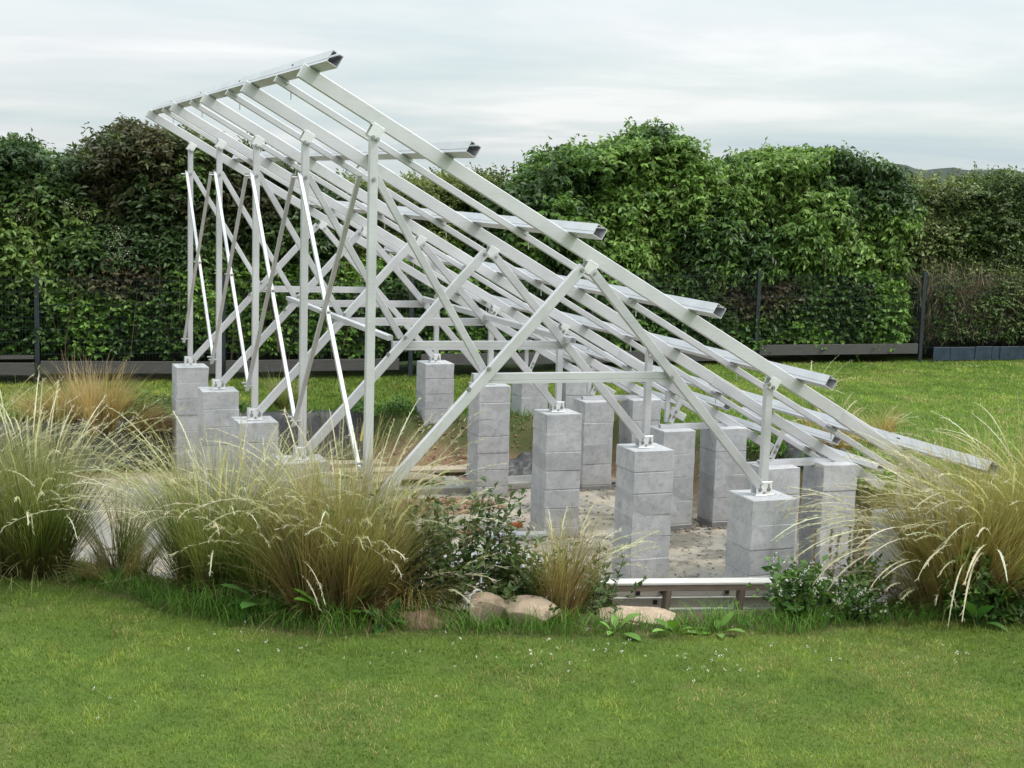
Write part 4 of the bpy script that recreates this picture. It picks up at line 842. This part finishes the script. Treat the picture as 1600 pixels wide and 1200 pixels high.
# old boards, slabs and rubble in the pit
fz = lambda x, y, d=0.0: (x, y, gz1(x, y)+d)
def lie(name, x, y, L, ang, w, h, mat, label, cat, dz=0.0, tilt=0.0, bend=0.0, group=None):
    d = Vector((math.cos(ang), math.sin(ang), tilt)); c = Vector(fz(x, y, h/2+dz)); return plank(name, c-d*L/2, c+d*L/2, w, h, mat, label, cat, bend=bend, group=group)
lie("old_plank", 2.4, 9.25, 3.6, -.10, .30, .05, M_WOOD_TAN, "long sandy plank lying in front of the black liner", "plank", .03)
lie("old_plank", 3.1, 8.55, 2.6, -.06, .34, .045, M_WOOD_TAN, "sandy plank in front of the burdock leaves", "plank", .03)
lie("old_plank", .6, 8.6, 2.2, .05, .30, .05, M_WOOD_TAN, "shorter sandy plank seen between the second and third tall posts", "plank", .02)
lie("plywood_piece", 2.55, 7.75, 1.0, -.05, .46, .02, M_WOOD_TAN, "curled piece of tan plywood on the grey slab", "plywood", .10, 0, .05)
M_SLAB = mat_rock("grey_cement_slab", (.22, .215, .195), (.36, .35, .32))
lie("cement_slab", 2.2, 7.7, 2.3, -.04, .8, .07, M_SLAB, "broken grey cement slab under the plywood piece", "slab")
lie("cement_slab", 4.5, 7.6, 1.4, .1, .5, .08, M_SLAB, "grey cement slab between the second pillars from the hedge", "slab")
plank("thin_stick", fz(3.98, 9.3, .25), fz(3.72, 8.15, .06), .04, .03, M_WOOD_TAN, "thin wooden batten leaning on the rear bank right of the rear middle pillar", "batten")
M_YEL = mat_plain("yellow_paint", (.55, .46, .14), .5, 0, .1, 10, 0)
plank("yellow_peg", (2.44, 9.62, -.48), (2.50, 9.66, -.22), .03, .03, M_YEL, "short yellow peg standing against the black liner", "peg", up=(0, 1, 0))
def rubble(label, x, y, rx, ry, n, mat, smin, smax, name="rubble"):
    V, F, b = [], [], 0; bm = bmesh.new(); bmesh.ops.create_icosphere(bm, subdivisions=1, radius=1); B = np.array([v.co[:] for v in bm.verts]); T_ = np.array([[v.index for v in f.verts] for f in bm.faces]); bm.free()
    for _ in range(n):
        a = rng.uniform(0, 6.283); q = rng.random()**.6; X, Y = x+rx*q*math.cos(a), y+ry*q*math.sin(a); s = rng.uniform(smin, smax, 3)*np.array([1.2, 1, .6])
        P = B*s*(1+rng.normal(0, .26, (len(B), 1))); w = rng.uniform(0, 6.28); P = np.stack([P[:, 0]*math.cos(w)-P[:, 1]*math.sin(w), P[:, 0]*math.sin(w)+P[:, 1]*math.cos(w), P[:, 2]], -1)
        V.append(P+np.array([X, Y, gz1(X, Y)+s[2]*.5+.10*max(0, 1-q*1.2)*rng.random()])); F.append(T_+b); b += len(B)
    return tag(mesh_np(name, np.concatenate(V), [np.concatenate(F)], mat), label, 'rubble', kind='stuff')
rubble("heap of small reddish brick rubble at the pit middle", 2.75, 6.5, .75, .5, 600, M_RUBBLE, .012, .045)
rubble("scattered gravel and broken cement over the pit floor", 3.2, 4.5, 3.6, 4.2, 2600, M_SLAB, .006, .024, "gravel")
rubble("reddish clods of soil below the rear bank", 3.6, 8.9, 1.6, .7, 420, M_RUBBLE, .008, .026)
M_PIPE = mat_plain("grey_pipe", (.30, .32, .34), .4, 0, .08, 8, 0)
pp = MB(); c = Vector(fz(2.98, 4.55, .05)); d = Vector((.34, -.05, 0)); n = 14
for s in (-1, 1): pass
pp.cyl(c-d, c+d, .05, n); pp.cyl(c-d*1.0, c-d*.80, .058, n); tag(pp.build("drain_pipe", M_PIPE), "short grey plastic drain pipe left of the third middle pillar", "pipe")
M_ORANGE = mat_plain("orange_plastic", (.45, .13, .04), .45, 0, .1, 8, 0)
oc = MB(); c = Vector(fz(3.08, 4.85, .11)); oc.cyl(c-Vector((.06, 0, 0)), c+Vector((.06, .02, 0)), .034, 14); oc.cyl(c+Vector((.03, .01, 0)), c+Vector((.07, .02, 0)), .042, 14); tag(oc.build("pipe_coupling", M_ORANGE), "small orange plastic coupling beside the grey drain pipe", "coupling")
lie("offcut", 2.35, 4.9, .7, .2, .12, .03, mat_plain("rust_board", (.24, .11, .07), .8, 0, .2, 8), "reddish brown board offcut behind the crumpled plastic", "board", .03)
for i, (x, y, L, a, t, lb) in enumerate([(-1.25, 4.6, 2.4, 1.25, .0, "pale weathered board lying on the pit floor at the left"), (-1.0, 5.6, 1.8, 1.05, .05, "second pale board crossing the left floor boards"), (-1.55, 5.9, 1.5, 1.7, .12, "pale board tipped up among the left grass plumes"), (-.9, 3.6, 1.6, .9, 0, "broad bleached plank nearest the left grass tussock")]):
    lie("pale_board", x, y, L, a, .22, .03, M_BOARD_GREY, lb, "board", .03+.03*i, t)
lie("dark_plank", 6.7, 3.3, 1.4, 1.2, .18, .05, M_WOOD_BROWN, "dark plank on the pit floor behind the nearest rail pair", "plank", .05)
lie("dark_plank", 6.5, 2.6, 1.2, .9, .2, .05, M_WOOD_BROWN, "dark plank lying across the gap right of the second rail pair", "plank", .12)

# loose stones and dirt packed round the pillar feet
gv = [o_ for o_ in col.objects if o_.name.startswith("block_pillar")]
VV, FF, b = [], [], 0; bm = bmesh.new(); bmesh.ops.create_icosphere(bm, subdivisions=1, radius=1); B = np.array([v.co[:] for v in bm.verts]); T_ = np.array([[v.index for v in f.verts] for f in bm.faces]); bm.free()
for o_ in gv:
    for _ in range(70):
        e = rng.uniform(-.27, .27); side = rng.integers(0, 4); d = .215+abs(rng.normal(0, .05)); X, Y = ((e, d), (e, -d), (d, e), (-d, e))[side]; X += o_.location.x; Y += o_.location.y
        s_ = rng.uniform(.007, .028, 3)*np.array([1.2, 1.2, .7]); VV.append(B*s_*(1+rng.normal(0, .25, (len(B), 1)))+np.array([X, Y, gz1(X, Y)+s_[2]*.4])); FF.append(T_+b); b += len(B)
tag(mesh_np("gravel", np.concatenate(VV), [np.concatenate(FF)], mat_rock("grit", (.12, .10, .075), (.30, .26, .20))), "loose dirt and grit packed round the feet of the pillars", "gravel", kind='stuff')
